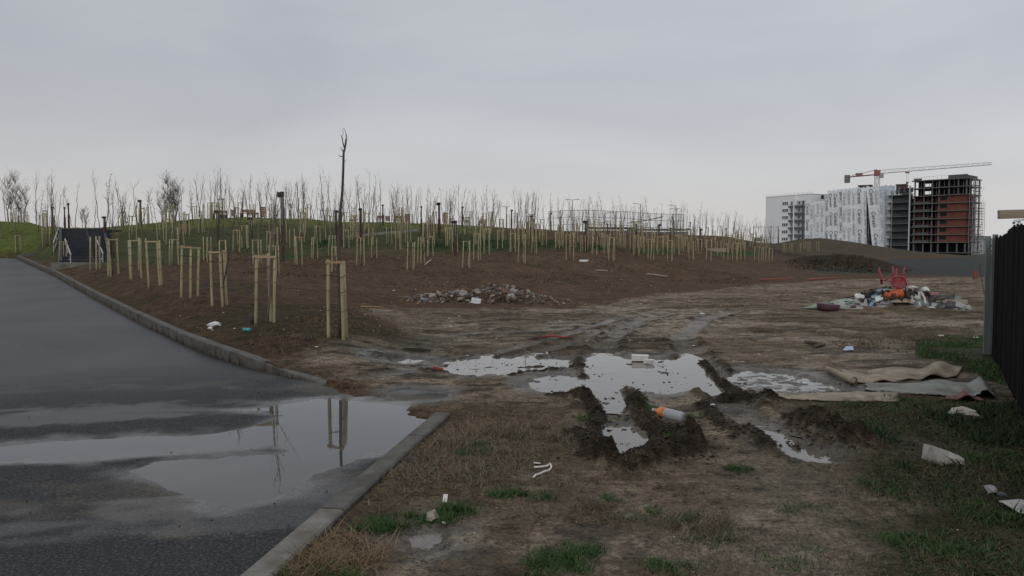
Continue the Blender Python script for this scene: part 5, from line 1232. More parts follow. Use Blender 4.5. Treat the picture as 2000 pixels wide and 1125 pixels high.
# white block
B = Fac('apartment_block', 106.0, 322.0, 117.2, 302.0, label='finished white apartment block with grey balconies, leftmost of the three buildings', cat='building')
H_ = 24.0; D_ = 14
B.box('wall', (0, 0, -1), (B.len, D_, H_), Mwhite)
xs0, xs1 = B.x(1541), B.x(1551); xb0, xb1 = B.x(1553), B.x(1571)
z_rows = [(490-y)/F*B.dist(B.x(1560))+CAMZ for y in (403.5, 417.5, 431.5, 445.7, 459.8, 474)]
for zi in z_rows:
    w_ = B.box('window', (B.x(1526), -.06, zi+.9), (B.x(1537.5), .1, zi+2.15), Mglass)
    for q in (.0, .33, .66, 1.0): xq = B.x(1526)+(B.x(1537.5)-B.x(1526))*q; MB().b2((xq-.09, -.12, zi+.85), (xq+.09, .0, zi+2.2)).build('mullion', Mwhite, w_)
    for q in (.85, 2.15): MB().b2((B.x(1526)-.1, -.13, zi+q), (B.x(1537.5)+.1, -.01, zi+q+.1)).build('frame', Mwhite, w_)
    for xa, xb_ in ((xs0, xs1), (xb0, xb1)):
        b_ = B.box('balcony', (xa, -1.1, zi-.35), (xb_, 0, zi-.1), Mbal); MB().b2((xa, -1.12, zi-.1), (xb_, -1.02, zi+.45)).build('railing', Mbal, b_)
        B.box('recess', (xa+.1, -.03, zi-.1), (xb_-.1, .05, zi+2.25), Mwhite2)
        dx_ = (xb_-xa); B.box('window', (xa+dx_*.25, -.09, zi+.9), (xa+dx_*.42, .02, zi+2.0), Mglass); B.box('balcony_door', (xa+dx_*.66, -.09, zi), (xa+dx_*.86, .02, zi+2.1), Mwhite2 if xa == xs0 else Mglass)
B.box('pier', (B.x(1551), -1.15, 0), (B.x(1553), 0, H_-.6), Mwhite); 
for q in range(4): B.box('roof_rail', (0, -.02, H_+.35+q*.2), (B.len, .03, H_+.39+q*.2), Mpole) if q % 2 == 0 else None
for q in range(12): B.box('rail_post', (B.len*q/11-.03, -.02, H_), (B.len*q/11+.03, .04, H_+1), Mpole)
for q, z_ in enumerate(z_rows): B.box('wall_lamp', (-.3, .3, z_+1.3), (0, .7, z_+1.8), Mbal)
for q in range(8): z_ = 2+q*2.9; B.box('side_window', (B.len-.05, 5.5, z_), (B.len+.08, 7.2, z_+1.4), Mglass)
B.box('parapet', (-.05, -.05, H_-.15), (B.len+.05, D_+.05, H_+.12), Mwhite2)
# wrapped building
B = Fac('wrapped_building', 114.4, 301.0, 146.5, 281.0, label='grey building under white printed scaffold sheeting, middle of the three', cat='building')
WB = B; xm = B.x(1611)
B.box('wall', (0, 3.0, -1), (xm, 16, 19.6), Mconc); B.box('wall', (xm, 3.0, -1), (B.len-2.2, 16, 24.2), Mconc)
for fl in range(9):
    z_ = .3+fl*2.8; B.box('floor_slab', (xm if z_ > 19 else 0, 1.4, z_), (B.x(1778), 3.0, z_+.25), Mconc)
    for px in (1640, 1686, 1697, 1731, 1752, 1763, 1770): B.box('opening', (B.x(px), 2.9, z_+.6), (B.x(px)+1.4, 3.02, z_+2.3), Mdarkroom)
B.box('penthouse', (B.x(1668), 6, 24), (B.x(1694), 13, 26.6), Mbrickd); B.box('penthouse_roof', (B.x(1667), 5.7, 26.6), (B.x(1695), 13.3, 26.9), Mconc)
B.box('penthouse', (B.x(1744), 4, 22), (B.x(1764), 11, 26.2), Mbrickd); B.box('penthouse_roof', (B.x(1743), 3.7, 26.2), (B.x(1765), 11.3, 26.5), Mconc)
B.box('parapet', (B.x(1700), 2.9, 24.2), (B.x(1742), 3.4, 25.5), Mconc); B.box('wall', (B.len-2.2, 3.5, 0), (B.len+.8, 12, 21), Mconcd)
# scaffold
S = Fac('scaffold', 114.4, 301.0, 146.5, 281.0, label='steel scaffold standing in front of the wrapped building', cat='scaffold')
for i in range(16):
    x_ = S.len*i/15; top_ = 20.3 if x_ < xm else 25.2 if x_ < S.x(1764) else 21.5
    for y_ in (.2, 1.2): S.box('upright', (x_-.04, y_-.04, 0), (x_+.04, y_+.04, top_), Mpole)
for fl in range(12):
    z_ = 2.0*fl+1.6; x0_ = 0 if z_ < 20 else xm
    S.box('deck', (x0_, .25, z_), (S.len, 1.15, z_+.07), Mdeck); S.box('guard_rail', (x0_, .15, z_+1.0), (S.len, .2, z_+1.05), Mpole)
# printed sheeting: strips hung side by side
Msheet = pm('scaffold_sheeting', (.84, .86, .88), .6, .05, .5, 0, dirt=(.70, .73, .76)); Msheet2 = pm('scaffold_sheeting_blue', (.60, .68, .74), .6, .08, .5, 0); Mink = pm('sheet_print', (.17, .19, .21), .7, .1, 1, 0); Mink2 = pm('sheet_print_through', (.43, .47, .51), .7, .1, 1, 0)
cu_ = bpy.data.curves.new('word', 'FONT'); cu_.body = 'Ceresit'; cu_.size = 1.0; cu_.resolution_u = 2; cu_.offset = .018; to = bpy.data.objects.new('word', cu_); C.objects.link(to); bpy.context.view_layer.update()
dg = bpy.context.evaluated_depsgraph_get(); tm = to.evaluated_get(dg).to_mesh(); TV = np.array([v_.co[:] for v_ in tm.vertices]); TF = [tuple(p_.vertices) for p_ in tm.polygons]
to.to_mesh_clear(); bpy.data.objects.remove(to); bpy.data.curves.remove(cu_)
TW = TV[:, 0].max()-TV[:, 0].min(); TV[:, 0] -= TV[:, 0].min()
NET = Fac('scaffold_sheeting', 114.4, 301.0, 146.5, 281.0, label='white translucent sheeting printed with a dark repeated word, hanging on the scaffold', cat='sheeting')
def fold(x_, z_, sd): return -.12-.22*np.sin(x_*1.9+sd*2.1+.12*z_)*np.clip((24-z_)/14, .3, 1)+.10*np.sin(x_*4.3+z_*.35+sd)
#        px left, px right, top row left, bottom shift px, dark print?, phase, blue
STR = [(1571,1580,397,0,1,0.0,0),(1579,1590,395,0,0,.5,0),(1589,1600,394,0,0,.2,0),(1600,1609,393,0,0,.7,0),(1608,1617,389,3,1,.1,0),(1613,1624,373,5,1,.4,0),(1623,1634,372,4,1,.55,0),(1633,1642,371,3,1,.2,0),(1641,1651,370,4,0,.6,0),(1650,1661,369,3,0,.3,0),
       (1660,1669,368,2,0,.8,0),(1667,1683,367,4,1,.15,0),(1683,1688,367,3,0,.5,0),(1688,1706,365,16,1,.3,0),(1701,1713,364,11,0,.65,0),(1712,1721,364,7,0,.1,0),(1719,1733,363,6,0,.45,1),(1731,1744,363,7,1,.75,1),(1741,1753,380,7,0,.3,0),(1750,1757,381,10,1,.5,0)]
for i, (pl_, pr, vt, sh, ink, ph, blue) in enumerate(STR):
    xa, xb_ = NET.x(pl_), NET.x(pr)+.12; wd = xb_-xa; zt = NET.z((pl_+pr)/2, vt); shx = sh*.19; zb = -.5+max(0, (6-i)*.2)
    nx_, nz_ = 8, 26; g2 = np.random.default_rng(i); VV = []
    for j in range(nz_+1):
        t_ = j/nz_; zq = zt+(zb-zt)*t_
        for k in range(nx_+1):
            xq = xa+wd*k/nx_+shx*t_; VV.append((xq, float(fold(xq, zq, i))-.03*(i % 3), zq+(.25*math.sin(k*1.1+i) if j == 0 else 0)))
    q = [(j*(nx_+1)+k, j*(nx_+1)+k+1, (j+1)*(nx_+1)+k+1, (j+1)*(nx_+1)+k) for j in range(nz_) for k in range(nx_)]
    st = mesh_np('sheet_strip', VV, q, Msheet2 if blue else Msheet, NET.root)
    sz = wd*.80 if wd < 2.4 else wd*.62; wl = TW*sz; n_ = 0; zz_ = zt-ph*2.2-.3
    while zz_-wl > zb-2:
        t_ = (zt-zz_)/(zt-zb); flip = (i % 5 == 2)
        lx = TV[:, 1]*sz; lz = -TV[:, 0]*sz
        if flip: lx = sz*.7-lx; lz = -wl-lz
        gx = xa+shx*np.clip((zt-(zz_+lz))/(zt-zb), 0, 1)+(wd-sz*.72)*.5+lx; gz_ = zz_+lz; gy = fold(gx, gz_, i)-.03*(i % 3)-.09
        me = bpy.data.meshes.new('printed_word'); me.from_pydata(np.c_[gx, gy, gz_].tolist(), [], TF); me.materials.append(Mink if ink else Mink2); inst('printed_word', me, st)
        zz_ -= wl*1.32+.3
    zs = np.arange(1.5, zt, 2.0); mb = MB()
    for zq in zs:
        t_ = (zt-zq)/(zt-zb); mb.b2((xa+shx*t_+.05, float(fold(xa+wd*.5, zq, i))-.36, zq), (xb_+shx*t_-.05, float(fold(xa+wd*.5, zq, i))-.33, zq+.035))
    mb.build('fold_line', Mink2, st)
# brick building
B = Fac('unfinished_building', 143.0, 275.0, 154.6, 262.0, label='unfinished red brick and concrete building, rightmost of the three', cat='building')
D_ = 12.7; fh = 2.72; n = 9; z0_ = .9; xk = B.x(1829)
for fl in range(n+1):
    z_ = z0_+fl*fh+(.9 if fl > 0 else 0); B.box('floor_slab', (-.4, -.7, z_), (B.len+.5, D_, z_+.28), Mconc)
    if fl == n: break
    for px in (1782, 1800, 1816, 1829, 1848, 1866, 1883):
        if 0 < fl < 7 and px > 1830: continue
        x_ = min(max(B.x(px), .1), B.len-.5); B.box('column', (x_, -.1, z_+.28), (x_+.4, .3, z_+fh+(.9 if fl == 0 else 0)), Mconc)
    for y_ in (4, 8, 12): B.box('column', (B.len-.4, y_, z_+.28), (B.len, y_+.4, z_+fh+(.9 if fl == 0 else 0)), Mconc)
    if fl < 7: B.box('end_wall', (0, .5, z_+.28), (.2, D_, z_+fh+(.9 if fl == 0 else 0)), Mconcd)
    if fl < 7 and fl > 0:
        zt_ = z_+fh; wa, wb_ = B.x(1833), B.x(1846)
        B.box('brick_panel', (xk, .02, z_+.28), (wa, .3, zt_), Mbrick); B.box('brick_panel', (wb_, .02, z_+.28), (B.len-.3, .3, zt_), Mbrick)
        B.box('brick_panel', (wa, .02, z_+.28), (wb_, .3, z_+1.05), Mbrick); B.box('brick_panel', (wa, .02, z_+2.3), (wb_, .3, zt_), Mbrick)
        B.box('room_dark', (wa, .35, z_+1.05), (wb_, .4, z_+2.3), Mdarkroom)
        B.box('brick_panel', (.5, 1.6, z_+.28), (B.x(1794), 1.8, zt_), Mbrickd); B.box('brick_panel', (B.x(1803), 1.6, z_+.28), (B.x(1808), 1.8, zt_), Mbrickd); B.box('brick_panel', (B.x(1808), 1.6, z_+.28), (B.x(1815), 1.8, z_+1.2), Mbrickd); B.box('brick_panel', (B.x(1820), 1.6, z_+.28), (xk, 1.8, zt_), Mbrickd)
        B.box('balcony_front', (.2, -.6, z_+.28), (B.x(1812), -.5, z_+.85), Mconcd)
        B.box('side_wall', (B.len-.3, .4, z_+.28), (B.len-.1, 3.5, zt_), Mbrick); B.box('side_wall', (B.len-.3, 5.2, z_+.28), (B.len-.1, 9.0, zt_), Mbrick)
    if fl == 7 or fl == 8:
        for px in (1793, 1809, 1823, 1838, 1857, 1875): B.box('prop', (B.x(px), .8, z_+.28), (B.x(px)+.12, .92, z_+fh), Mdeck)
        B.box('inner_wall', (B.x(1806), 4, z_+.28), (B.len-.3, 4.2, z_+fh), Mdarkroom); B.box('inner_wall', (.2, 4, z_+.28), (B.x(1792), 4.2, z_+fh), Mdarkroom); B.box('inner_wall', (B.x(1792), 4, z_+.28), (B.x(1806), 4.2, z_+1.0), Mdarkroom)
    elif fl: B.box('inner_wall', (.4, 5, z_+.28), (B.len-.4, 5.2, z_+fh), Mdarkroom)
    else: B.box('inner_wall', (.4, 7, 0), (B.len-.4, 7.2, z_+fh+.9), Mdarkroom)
zt_ = z0_+n*fh+.9
B.box('parapet', (B.x(1848), -.5, zt_+.28), (B.len+.2, -.2, zt_+1.5), Mconcd); B.box('parapet', (B.len-.1, -.2, zt_+.28), (B.len+.2, 9, zt_+1.2), Mconcd); B.box('formwork', (B.x(1782), -.6, zt_+.25), (B.x(1797), -.4, zt_+1.0), Mconcd)
for q in range(14): x_ = B.len*q/13; B.box('rail_post', (x_, -.62, zt_+.2), (x_+.06, -.56, zt_+1.5), Mpole)
B.box('roof_rail', (0, -.62, zt_+1.4), (B.len, -.57, zt_+1.46), Mpole)
S = empty('scaffold', B.root.location, B.root.rotation_euler.z, 'scaffold tower along the right side of the brick building', 'scaffold')
for q in range(8):
    y_ = q*1.75
    for x_ in (B.len+.7, B.len+1.7): MB().b2((x_, y_, 0), (x_+.09, y_+.09, zt_-(.0 if q < 5 else 7.5))).build('upright', Mpole, S)
for q in range(13):
    z_ = 1.9*q+1.2; ln = 12.3 if z_ < 17 else 8.2; MB().b2((B.len+.7, 0, z_), (B.len+1.75, ln, z_+.09)).build('deck', Mdeck, S); MB().b2((B.len+1.72, 0, z_+.9), (B.len+1.79, ln, z_+.98)).build('guard_rail', Mpole, S)
    for k in range(4): 
        if q % 2 == k % 2: MB().tube([(B.len+1.76, k*3.0+.2, z_), (B.len+1.76, k*3.0+2.0, z_+1.9)], .05, 4).build('brace', Mpole, S)
# between: stair tower with poles left of the brick building
T_ = Fac('scaffold_tower', 137.5, 284.0, 142.6, 276.5, label='narrow hoist and scaffold tower between the wrapped and the brick building', cat='scaffold')
for q in range(9):
    z_ = 1.0+q*2.6; T_.box('deck', (0, .2, z_), (T_.len, 2.4, z_+.2), Mconc)
for x_ in (0, 2.4, T_.len-.25): T_.box('upright', (x_, 0, 0), (x_+.16, .16, 24), Mpole)
T_.box('hoist_mast', (T_.len-.1, -.4, 0), (T_.len+.35, -.1, 25), Mwhite2); T_.box('back_wall', (0, 2.5, 0), (T_.len-1, 2.8, 22), Mconcd)

# ------------------------------------------------------------------ tower cranes
Mcr = pm('red_crane_paint', (.36, .12, .09), .6, .15, 2, 0); Mcw = pm('pale_crane_paint', (.42, .36, .35), .6, .15, 2, 0); Mcb = pm('ballast_concrete', (.20, .19, .19), .9, .1, 1, 0)
def lattice(name, a, b, w0, w1, mat, parent, tri=False, r_=.07, step=2.0):
    a, b = Vector(a), Vector(b); d = b-a; L_ = d.length; d.normalize(); up_ = Vector((0, 0, 1)) if abs(d.z) < .9 else Vector((0, 1, 0)); s_ = d.cross(up_).normalized(); u_ = s_.cross(d)
    n_ = int(L_/step); mb = MB(); C_ = [(-.5, 0), (.5, 0), (0, 1)] if tri else [(-.5, -.5), (.5, -.5), (.5, .5), (-.5, .5)]; P_ = []
    for i in range(n_+1):
        w_ = w0+(w1-w0)*i/n_; P_.append([a+d*L_*i/n_+s_*c[0]*w_+u_*c[1]*w_ for c in C_])
    m_ = len(C_)
    for k in range(m_): mb.tube([P_[i][k] for i in range(n_+1)], r_, 4)
    o = mb.build(name+'_chords', mat, parent); mb = MB()
    for i in range(n_):
        for k in range(m_): mb.tube([P_[i][k], P_[i+1][(k+1) % m_]] if i % 2 else [P_[i][(k+1) % m_], P_[i+1][k]], r_*.6, 3, False)
    mb.build(name+'_bracing', mat, parent)
cb = Vector((156.0, 330.0, 0)); hd = 34.6; jd = Vector((30, -29, 0)).normalized()
cr_ = empty('tower_crane', cb, 0, 'red and pale tower crane rising behind the wrapped building', 'crane')
lattice('mast', (0, 0, 0), (0, 0, hd-1), 1.5, 1.5, Mcw, cr_, r_=.12)
tipz = .6; lattice('jib', Vector((0, 0, hd)), jd*42.5+Vector((0, 0, hd+tipz)), 1.5, .9, Mcw, cr_, True, .075, 1.9)
cj = -jd*12.5; mb = MB(); sd2 = Vector((-jd.y, jd.x, 0))
for q in (-.6, .6): mb.tube([sd2*q+Vector((0, 0, hd-.3)), cj+sd2*q+Vector((0, 0, hd-.6))], .2, 4)
mb.build('counter_jib', Mcr, cr_); ang = math.atan2(jd.y, jd.x)
mb = MB(); mb.tube([Vector((0, 0, hd+1.9)), -jd*6+Vector((0, 0, hd+.6)), cj*.85+Vector((0, 0, hd+.0))], .13, 5); mb.build('tie_bar', Mcr, cr_)
o = MB().box((0, 0, 0), (1.9, 1.6, 3.4)).build('ballast', Mcb, cr_); o.location = cj+Vector((0, 0, hd-1.4)); o.rotation_euler.z = ang
o = MB().box((0, 0, 0), (2.6, 1.2, 1.0)).build('winch', Mcb, cr_); o.location = cj*.6+Vector((0, 0, hd+.3)); o.rotation_euler.z = ang
mb = MB(); mb.box((0, 0, hd+.3), (1.9, 1.9, 2.4)); mb.build('slewing_head', Mcr, cr_); mb = MB(); mb.box((1.0, -1.6, hd-1.0), (1.4, 1.3, 1.9)); mb.build('cab', Mcw, cr_)
tp_ = jd*12.0; mb = MB(); mb.box((tp_.x, tp_.y, hd-.35), (1.4, 1.0, .5)); mb.build('trolley', Mcr, cr_)
mb = MB()
for q in (-.35, .35): mb.tube([(tp_.x+q, tp_.y, hd-.5), (tp_.x+q, tp_.y, hd-4.2)], .045, 4)
mb.build('cable', M['darkmetal'], cr_); mb = MB(); mb.box((tp_.x, tp_.y, hd-4.6), (.9, .5, .9)); mb.build('hook_block', Mcb, cr_)
c2 = Vector((1987-1000, F, 0))/F*520; cr2 = empty('tower_crane', (c2.x, c2.y, 0), 0, 'tiny far crane seen between the plank and the black fence', 'crane')
lattice('mast', (0, 0, 0), (0, 0, 22), 1.3, 1.3, Mbal, cr2, r_=.14); lattice('jib', (-3.5, 0, 21.2), (13, -6, 24), 1.1, .8, Mbal, cr2, True, .14)
o = MB().box((-3.4, 0, 20.6), (1.2, 1.0, 1.6)).build('ballast', Mbal, cr2)
# far houses at the horizon
g = random.Random(3); Mfar = pm('far_wall', (.40, .41, .42), .9, .1, .2, 0); Mroof = pm('far_roof', (.22, .20, .20), .9, .1, .2, 0)
for i, (pa, pb, vt, d) in enumerate(((1911, 1919, 467, 420), (1918, 1932, 463, 450), (1931, 1946, 468, 430), (1945, 1966, 470, 460), (1965, 1990, 466, 500))):
    xa, xb_ = (pa-1000)/F*d, (pb-1000)/F*d; h = CAMZ+(HZ-vt)/F*d; hs = empty('far_house', ((xa+xb_)/2, d, 0), 0, ['low pale far block touching the brick building', 'slightly taller far pale block second from the brick building', 'third far block at the horizon, mostly behind the fence end', 'far block hidden behind the fence boards', 'farthest block behind the black fence'][i], 'building')
    wd = xb_-xa; MB().box((0, 6, h/2), (wd, 12, h)).build('wall', Mfar, hs); MB().box((0, 6, h+.3), (wd+.6, 12.6, .6)).build('roof', Mroof, hs)
    for fl in range(max(1, int(h/2.8))):
        for k in range(max(1, int(wd/2.2))): MB().box((-wd/2+1.1+k*2.2, -.03, 1.6+fl*2.8), (1.1, .08, 1.3)).build('window', Mglass, hs)

# ------------------------------------------------------------------ sports court, street lights, road traffic behind the crest
ct = empty('sports_court_cage', (0, 0, 0), 0, 'tall greenish wire netting cage of a sports court behind the crest', 'sports cage'); Mcage = pm('hazed_green_paint', (.13, .17, .165), .6, .1, 1, 0)  # cage green lightened so its colour carries the distance haze
Dc = 135.0; px_ = list(range(1072, 1352, 22)); 
def cpt(px, py, d): a, b = ray(px, py); return Vector((a*d, d, CAMZ+b*d))
def topr(px): return np.interp(px, [1072, 1130, 1240, 1260, 1345], [413, 410, 414, 417, 419])
for px in px_: a_ = cpt(px, topr(px), Dc); mb = MB(); mb.tube([(a_.x, a_.y, 1.5), a_], .05, 5); mb.build('post', Mcage, ct)
for row in (0, .33, .68): 
    mb = MB(); mb.tube([cpt(px, topr(px)+row*40, Dc) for px in px_], .035, 4); mb.build('rail', Mcage, ct)
mb = MB(); mb.tube([cpt(1225, 436, Dc-6), cpt(1270, 429, Dc-6), cpt(1295, 423, Dc-6)], .07, 4); mb.tube([cpt(1312, 423, Dc-6), cpt(1316, 432, Dc-6), cpt(1317, 455, Dc-6)], .12, 4); mb.build('brace', Mcage, ct)
mn, tn, pn = nodes_of('wire_netting'); pn.inputs['Base Color'].default_value = (.10, .17, .16, 1); pn.inputs['Roughness'].default_value = .8; pn.inputs['Alpha'].default_value = .16
for i in range(len(px_)-1):
    a_, b_ = cpt(px_[i], topr(px_[i]), Dc+.05), cpt(px_[i+1], topr(px_[i+1]), Dc+.05); c_, d_ = Vector((b_.x, b_.y, 1.5)), Vector((a_.x, a_.y, 1.5)); MB().add([d_, c_, b_, a_], [(0, 1, 2, 3)]).build('netting', mn, ct)
for i, (u, vt, arms, lab) in enumerate(((1118, 391, (-10, 10), 'grey street light with two arms left of the sports cage'), (1251, 399, (-11,), 'grey street light with one long arm over the sports cage'), (1320, 402, (-12,), 'taller street light with one arm at the right of the sports cage'), (1322, 409, (-10, 2), 'lower street light close in front of the taller one'), (989, 405, (-6, 3), 'faint two armed street light above the crest left of the cage'), (1202, 416, (-14, 3), 'low double street light left in the cage'), (1132, 429, (-3, 3), 'lowest street light by the cage'))):
    d = 170+i*6; top = cpt(u, vt, d); k = d/F; r_ = empty('street_light', (top.x, top.y, 0), 0, lab, 'street light', 'street lights behind the crest'); mb = MB(); mb.tube([(0, 0, 0), (0, 0, top.z)], [.11, .07], 6); mb.build('pole', Mbal, r_)
    for a in arms:
        mb = MB(); mb.tube([(0, 0, top.z), (a*k*.6, 0, top.z+.15), (a*k, 0, top.z+.2)], .05, 5); mb.build('arm', Mbal, r_); mb = MB(); mb.box((a*k, 0, top.z+.18), (.8, .3, .14)); mb.build('lamp_head', Mwhite2, r_)
for i, (u0, u1, vt, d, lab) in enumerate(((1150, 1240, 447, 150, 'long low purplish roof line behind the sports cage, left part'), (1236, 1345, 450, 158, 'long low purplish roof line behind the sports cage, right part'))):
    a_, b_ = cpt(u0, vt, d), cpt(u1, vt, d); hs = empty('low_shed', ((a_.x+b_.x)/2, d, 0), 0, lab, 'shed'); wd = b_.x-a_.x
    MB().box((0, 3, a_.z/2-.3), (wd, 6, a_.z)).build('wall', pm('shed_wall', (.15, .12, .14), .9, .2, .5, 0), hs); MB().box((0, 3, a_.z+.2), (wd+.6, 6.6, .25)).build('roof', pm('shed_roof', (.10, .085, .10), .8, .2, .5, 0), hs)
    for k in range(int(wd/3)): MB().box((-wd/2+1.5+k*3, -.03, a_.z*.68), (1.4, .08, .9)).build('window', Mfar, hs)
a_ = cpt(1396, 462, 98); b_ = cpt(1438, 463, 98); hs = empty('site_fence', ((a_.x+b_.x)/2, 98, a_.z-1.6), 0, 'low dark red site panel fence on the crest before the white block', 'fence')
for k in range(5): MB().box(((k-2)*(b_.x-a_.x)/5, 0, .8), ((b_.x-a_.x)/5-.05, .05, 1.3)).build('panel', pm('dark_red_panel', (.14, .035, .04), .7, .2, 2, 0), hs)
bs_ = cpt(1500, 448, 150); sg = empty('sign_frame', (bs_.x-1, 150, 2), 0, 'bare steel frame with small grey sign beside the white block', 'sign'); 
for x_ in (-1.8, 1.6, 3.0): MB().b2((x_-.05, 0, 0), (x_+.05, .1, 4.6)).build('post', Mbal, sg)
for z_ in (2.2, 4.3): MB().b2((-1.8, -.02, z_), (3, .08, z_+.08)).build('rail', Mbal, sg)
MB().b2((-1.7, -.12, 1.5), (-.1, -.04, 2.3)).build('sign_plate', Mbal, sg)

# ------------------------------------------------------------------ rubbish heap
HD = HEAP[1]
def hp(px, py, dd=0.0): return at(px, py, HD+dd)
joined_rocks('rubbish_bits', [((lambda q: (q.x, q.y, q.z))(hp(g.gauss(1745, 62), 0, g.uniform(-.2, 1.0))) + (0,))[:2]+(0.0, g.uniform(.03, .13)) for _ in range(330)], pm('dark_rubbish', (.05, .045, .042), .85, .5, 3, .2), 'dark loose rubbish underneath the heap', 61)
o = bpy.context.scene.collection.objects.get('rubbish_bits'); V_ = np.array([v_.co[:] for v_ in o.data.vertices]); u_ = V_[:, 0]/V_[:, 1]*F+1000
hh = np.interp(u_, [1590, 1640, 1690, 1740, 1790, 1840, 1890], [.10, .26, .50, .62, .62, .46, .10])*np.clip(1-np.abs(V_[:, 1]-HD-.45)/.95, 0, 1)**.6
r2 = np.random.default_rng(62); lump = np.repeat(r2.uniform(.2, 1, 330), len(V_)//330+1)[:len(V_)]
V_[:, 2] += ground_z(V_[:, 0], V_[:, 1])[0]*.9+hh*lump; o.data.vertices.foreach_set('co', V_.astype(np.float32).ravel())
def mat(n_, c, **k): return pm(n_, c, k.pop('rough', .7), k.pop('var', .15), k.pop('scale', 5), k.pop('bump', .2), **k)
def board(name, q, thick, m_, lab, cat, **k): return sheet(name, [hp(*c) for c in q], thick, m_, lab, cat, **k)
board('plywood_board', [(1686, 614, -.35), (1702, 609, -.4), (1760, 584, .3), (1738, 582, .45)], .02, mat('plywood', (.33, .25, .17)), 'long plywood board rising to the top of the rubbish heap', 'board', nx=8, ny=3)
board('plywood_board', [(1740, 590, -.35), (1776, 590, -.3), (1782, 583, .2), (1742, 581, .1)], .02, mat('plywood_dark', (.27, .21, .15)), 'short plywood board bridging the dark hollow of the heap', 'board', nx=6, ny=3, sag=-.04)
board('hollow_shade', [(1702, 612, -.3), (1778, 613, -.25), (1772, 594, .0), (1728, 592, .0)], .1, mat('shade_black', (.02, .022, .026), rough=.35, bump=.6), 'dark sheet standing in for the shaded hollow under the plywood boards', 'painted shade', nx=16, ny=8, crumple=.12, seed=3)  # near-black sheet painting in the shade of the hollow under the boards
board('blue_board', [(1695, 587, .0), (1712, 581, -.05), (1722, 563, .25), (1711, 567, .35)], .035, mat('blue_board', (.22, .36, .45)), 'pale blue panel leaning on the left of the heap', 'panel', nx=4, ny=4)
board('white_board', [(1704, 591, -.2), (1725, 583, -.2), (1721, 575, -.05), (1703, 583, -.05)], .05, mat('white_panel', (.62, .63, .60)), 'small thick white panel lying on the blue panel', 'panel', nx=3, ny=3)
board('blue_strip', [(1694, 600, -.3), (1703, 597, -.3), (1711, 587, -.2), (1703, 587, -.2)], .03, mat('blue_board2', (.16, .30, .42)), 'short blue strip under the white panel', 'panel', nx=3, ny=3)
p_ = hp(1744, 578, .05); mb = MB(); mb.tube([(-.24, 0, -.06), (-.16, 0, -.02), (.1, 0, .05), (.24, 0, .08), (.245, 0, .08)], [.10, .15, .17, .15, .12], 14); o = mb.build('orange_tub', mat('orange_tub', (.45, .095, .03), rough=.55), None, True); o.location = p_; tag(o, 'orange plastic tub lying in the middle of the heap', 'tub')
# white foam lump
o = rock_mesh('foam_lump', Mfoam, 61, 18, (1, .5, .9)); o = inst('foam_lump', o, None, hp(1679, 581, .1), (0, .3, 0), (.20, .2, .16)); tag(o, 'jagged white foam lump on the left of the heap', 'foam lump')
board('green_sheet', [(1616, 592, -.1), (1668, 588, -.1), (1672, 580, .3), (1640, 584, .3)], .015, mat('pale_green_sheet', (.27, .34, .28)), 'pale green sheet under the white foam lump', 'sheet', nx=8, ny=3, crumple=.04)
board('pale_green_strip', [(1568, 601, 0), (1600, 601, 0), (1618, 588, .6), (1600, 592, .6)], .015, mat('dull_green_sheet', (.25, .29, .22)), 'dull green sheet sloping down at the left end of the heap', 'sheet', nx=6, ny=3, crumple=.03)
p_ = hp(1617, 601, -.25); mb = MB(); mb.tube([(0, 0, -.12), (0, 0, .10), (0, 0, .105), (0, 0, -.08)], [.27, .32, .285, .24], 18, cap=True); o = mb.build('dark_red_basin', mat('dark_red_plastic', (.05, .012, .02), rough=.5), None, True); o.location = p_; o.rotation_euler = (.1, .05, 0); tag(o, 'dark red basin at the left end of the heap', 'basin')
board('oval_table_top', [(1778, 600, -.25), (1800, 604, -.3), (1798, 570, .2), (1775, 567, .3)], .03, mat('cream_laminate', (.52, .48, .43)), 'cream table top standing askew right of the heap centre', 'table top', nx=8, ny=8, crumple=.01)
mb = MB(); mb.tube([hp(1798, 570, .1)-hp(1790, 590), hp(1806, 583, -.05)-hp(1790, 590), hp(1808, 595, -.2)-hp(1790, 590), hp(1803, 602, -.3)-hp(1790, 590), hp(1797, 600, -.3)-hp(1790, 590), hp(1795, 590, -.2)-hp(1790, 590)], .03, 6); o = mb.build('cream_hoop', mat('cream_plastic', (.58, .54, .50)), None, True); o.location = hp(1790, 590); tag(o, 'bent cream hoop hanging over the edge of the table top', 'hoop')
for i, (px, py, dd, s_, c, lab) in enumerate(((1782, 562, .4, (.17, .1, .06), (.5, .49, .44), 'pale bag on top of the heap right of the chair'), (1807, 566, .4, (.13, .1, .08), (.62, .64, .6), 'white packet on top of the heap, right of the pale bag'), (1665, 609, -.3, (.25, .1, .06), (.50, .48, .43), 'long cream rag at the front left of the heap'),
        (1818, 604, -.3, (.17, .1, .07), (.50, .46, .43), 'crumpled white bag at the front right of the heap'), (1803, 610, -.4, (.07, .06, .05), (.3, .31, .32), 'small grey bundle at the front of the heap'), (1643, 607, -.3, (.05, .04, .03), (.6, .6, .56), 'tiny white scrap by the dark red basin'), (1735, 567, .3, (.2, .1, .04), (.55, .54, .5), 'flat white wrap beneath the upturned chair'), (1850, 616, -.45, (.28, .08, .03), (.36, .19, .16), 'flat pinkish rag at the front right foot of the heap'))):
    blob(['pale_bag', 'white_packet', 'cream_rag', 'crumpled_bag', 'grey_bundle', 'white_scrap', 'white_wrap', 'pink_rag'][i], hp(px, py, dd), *s_, mat('rag_cloth', c, bump=.5), lab, ['bag', 'packet', 'rag', 'bag', 'bundle', 'litter', 'wrap', 'rag'][i], 70+i)
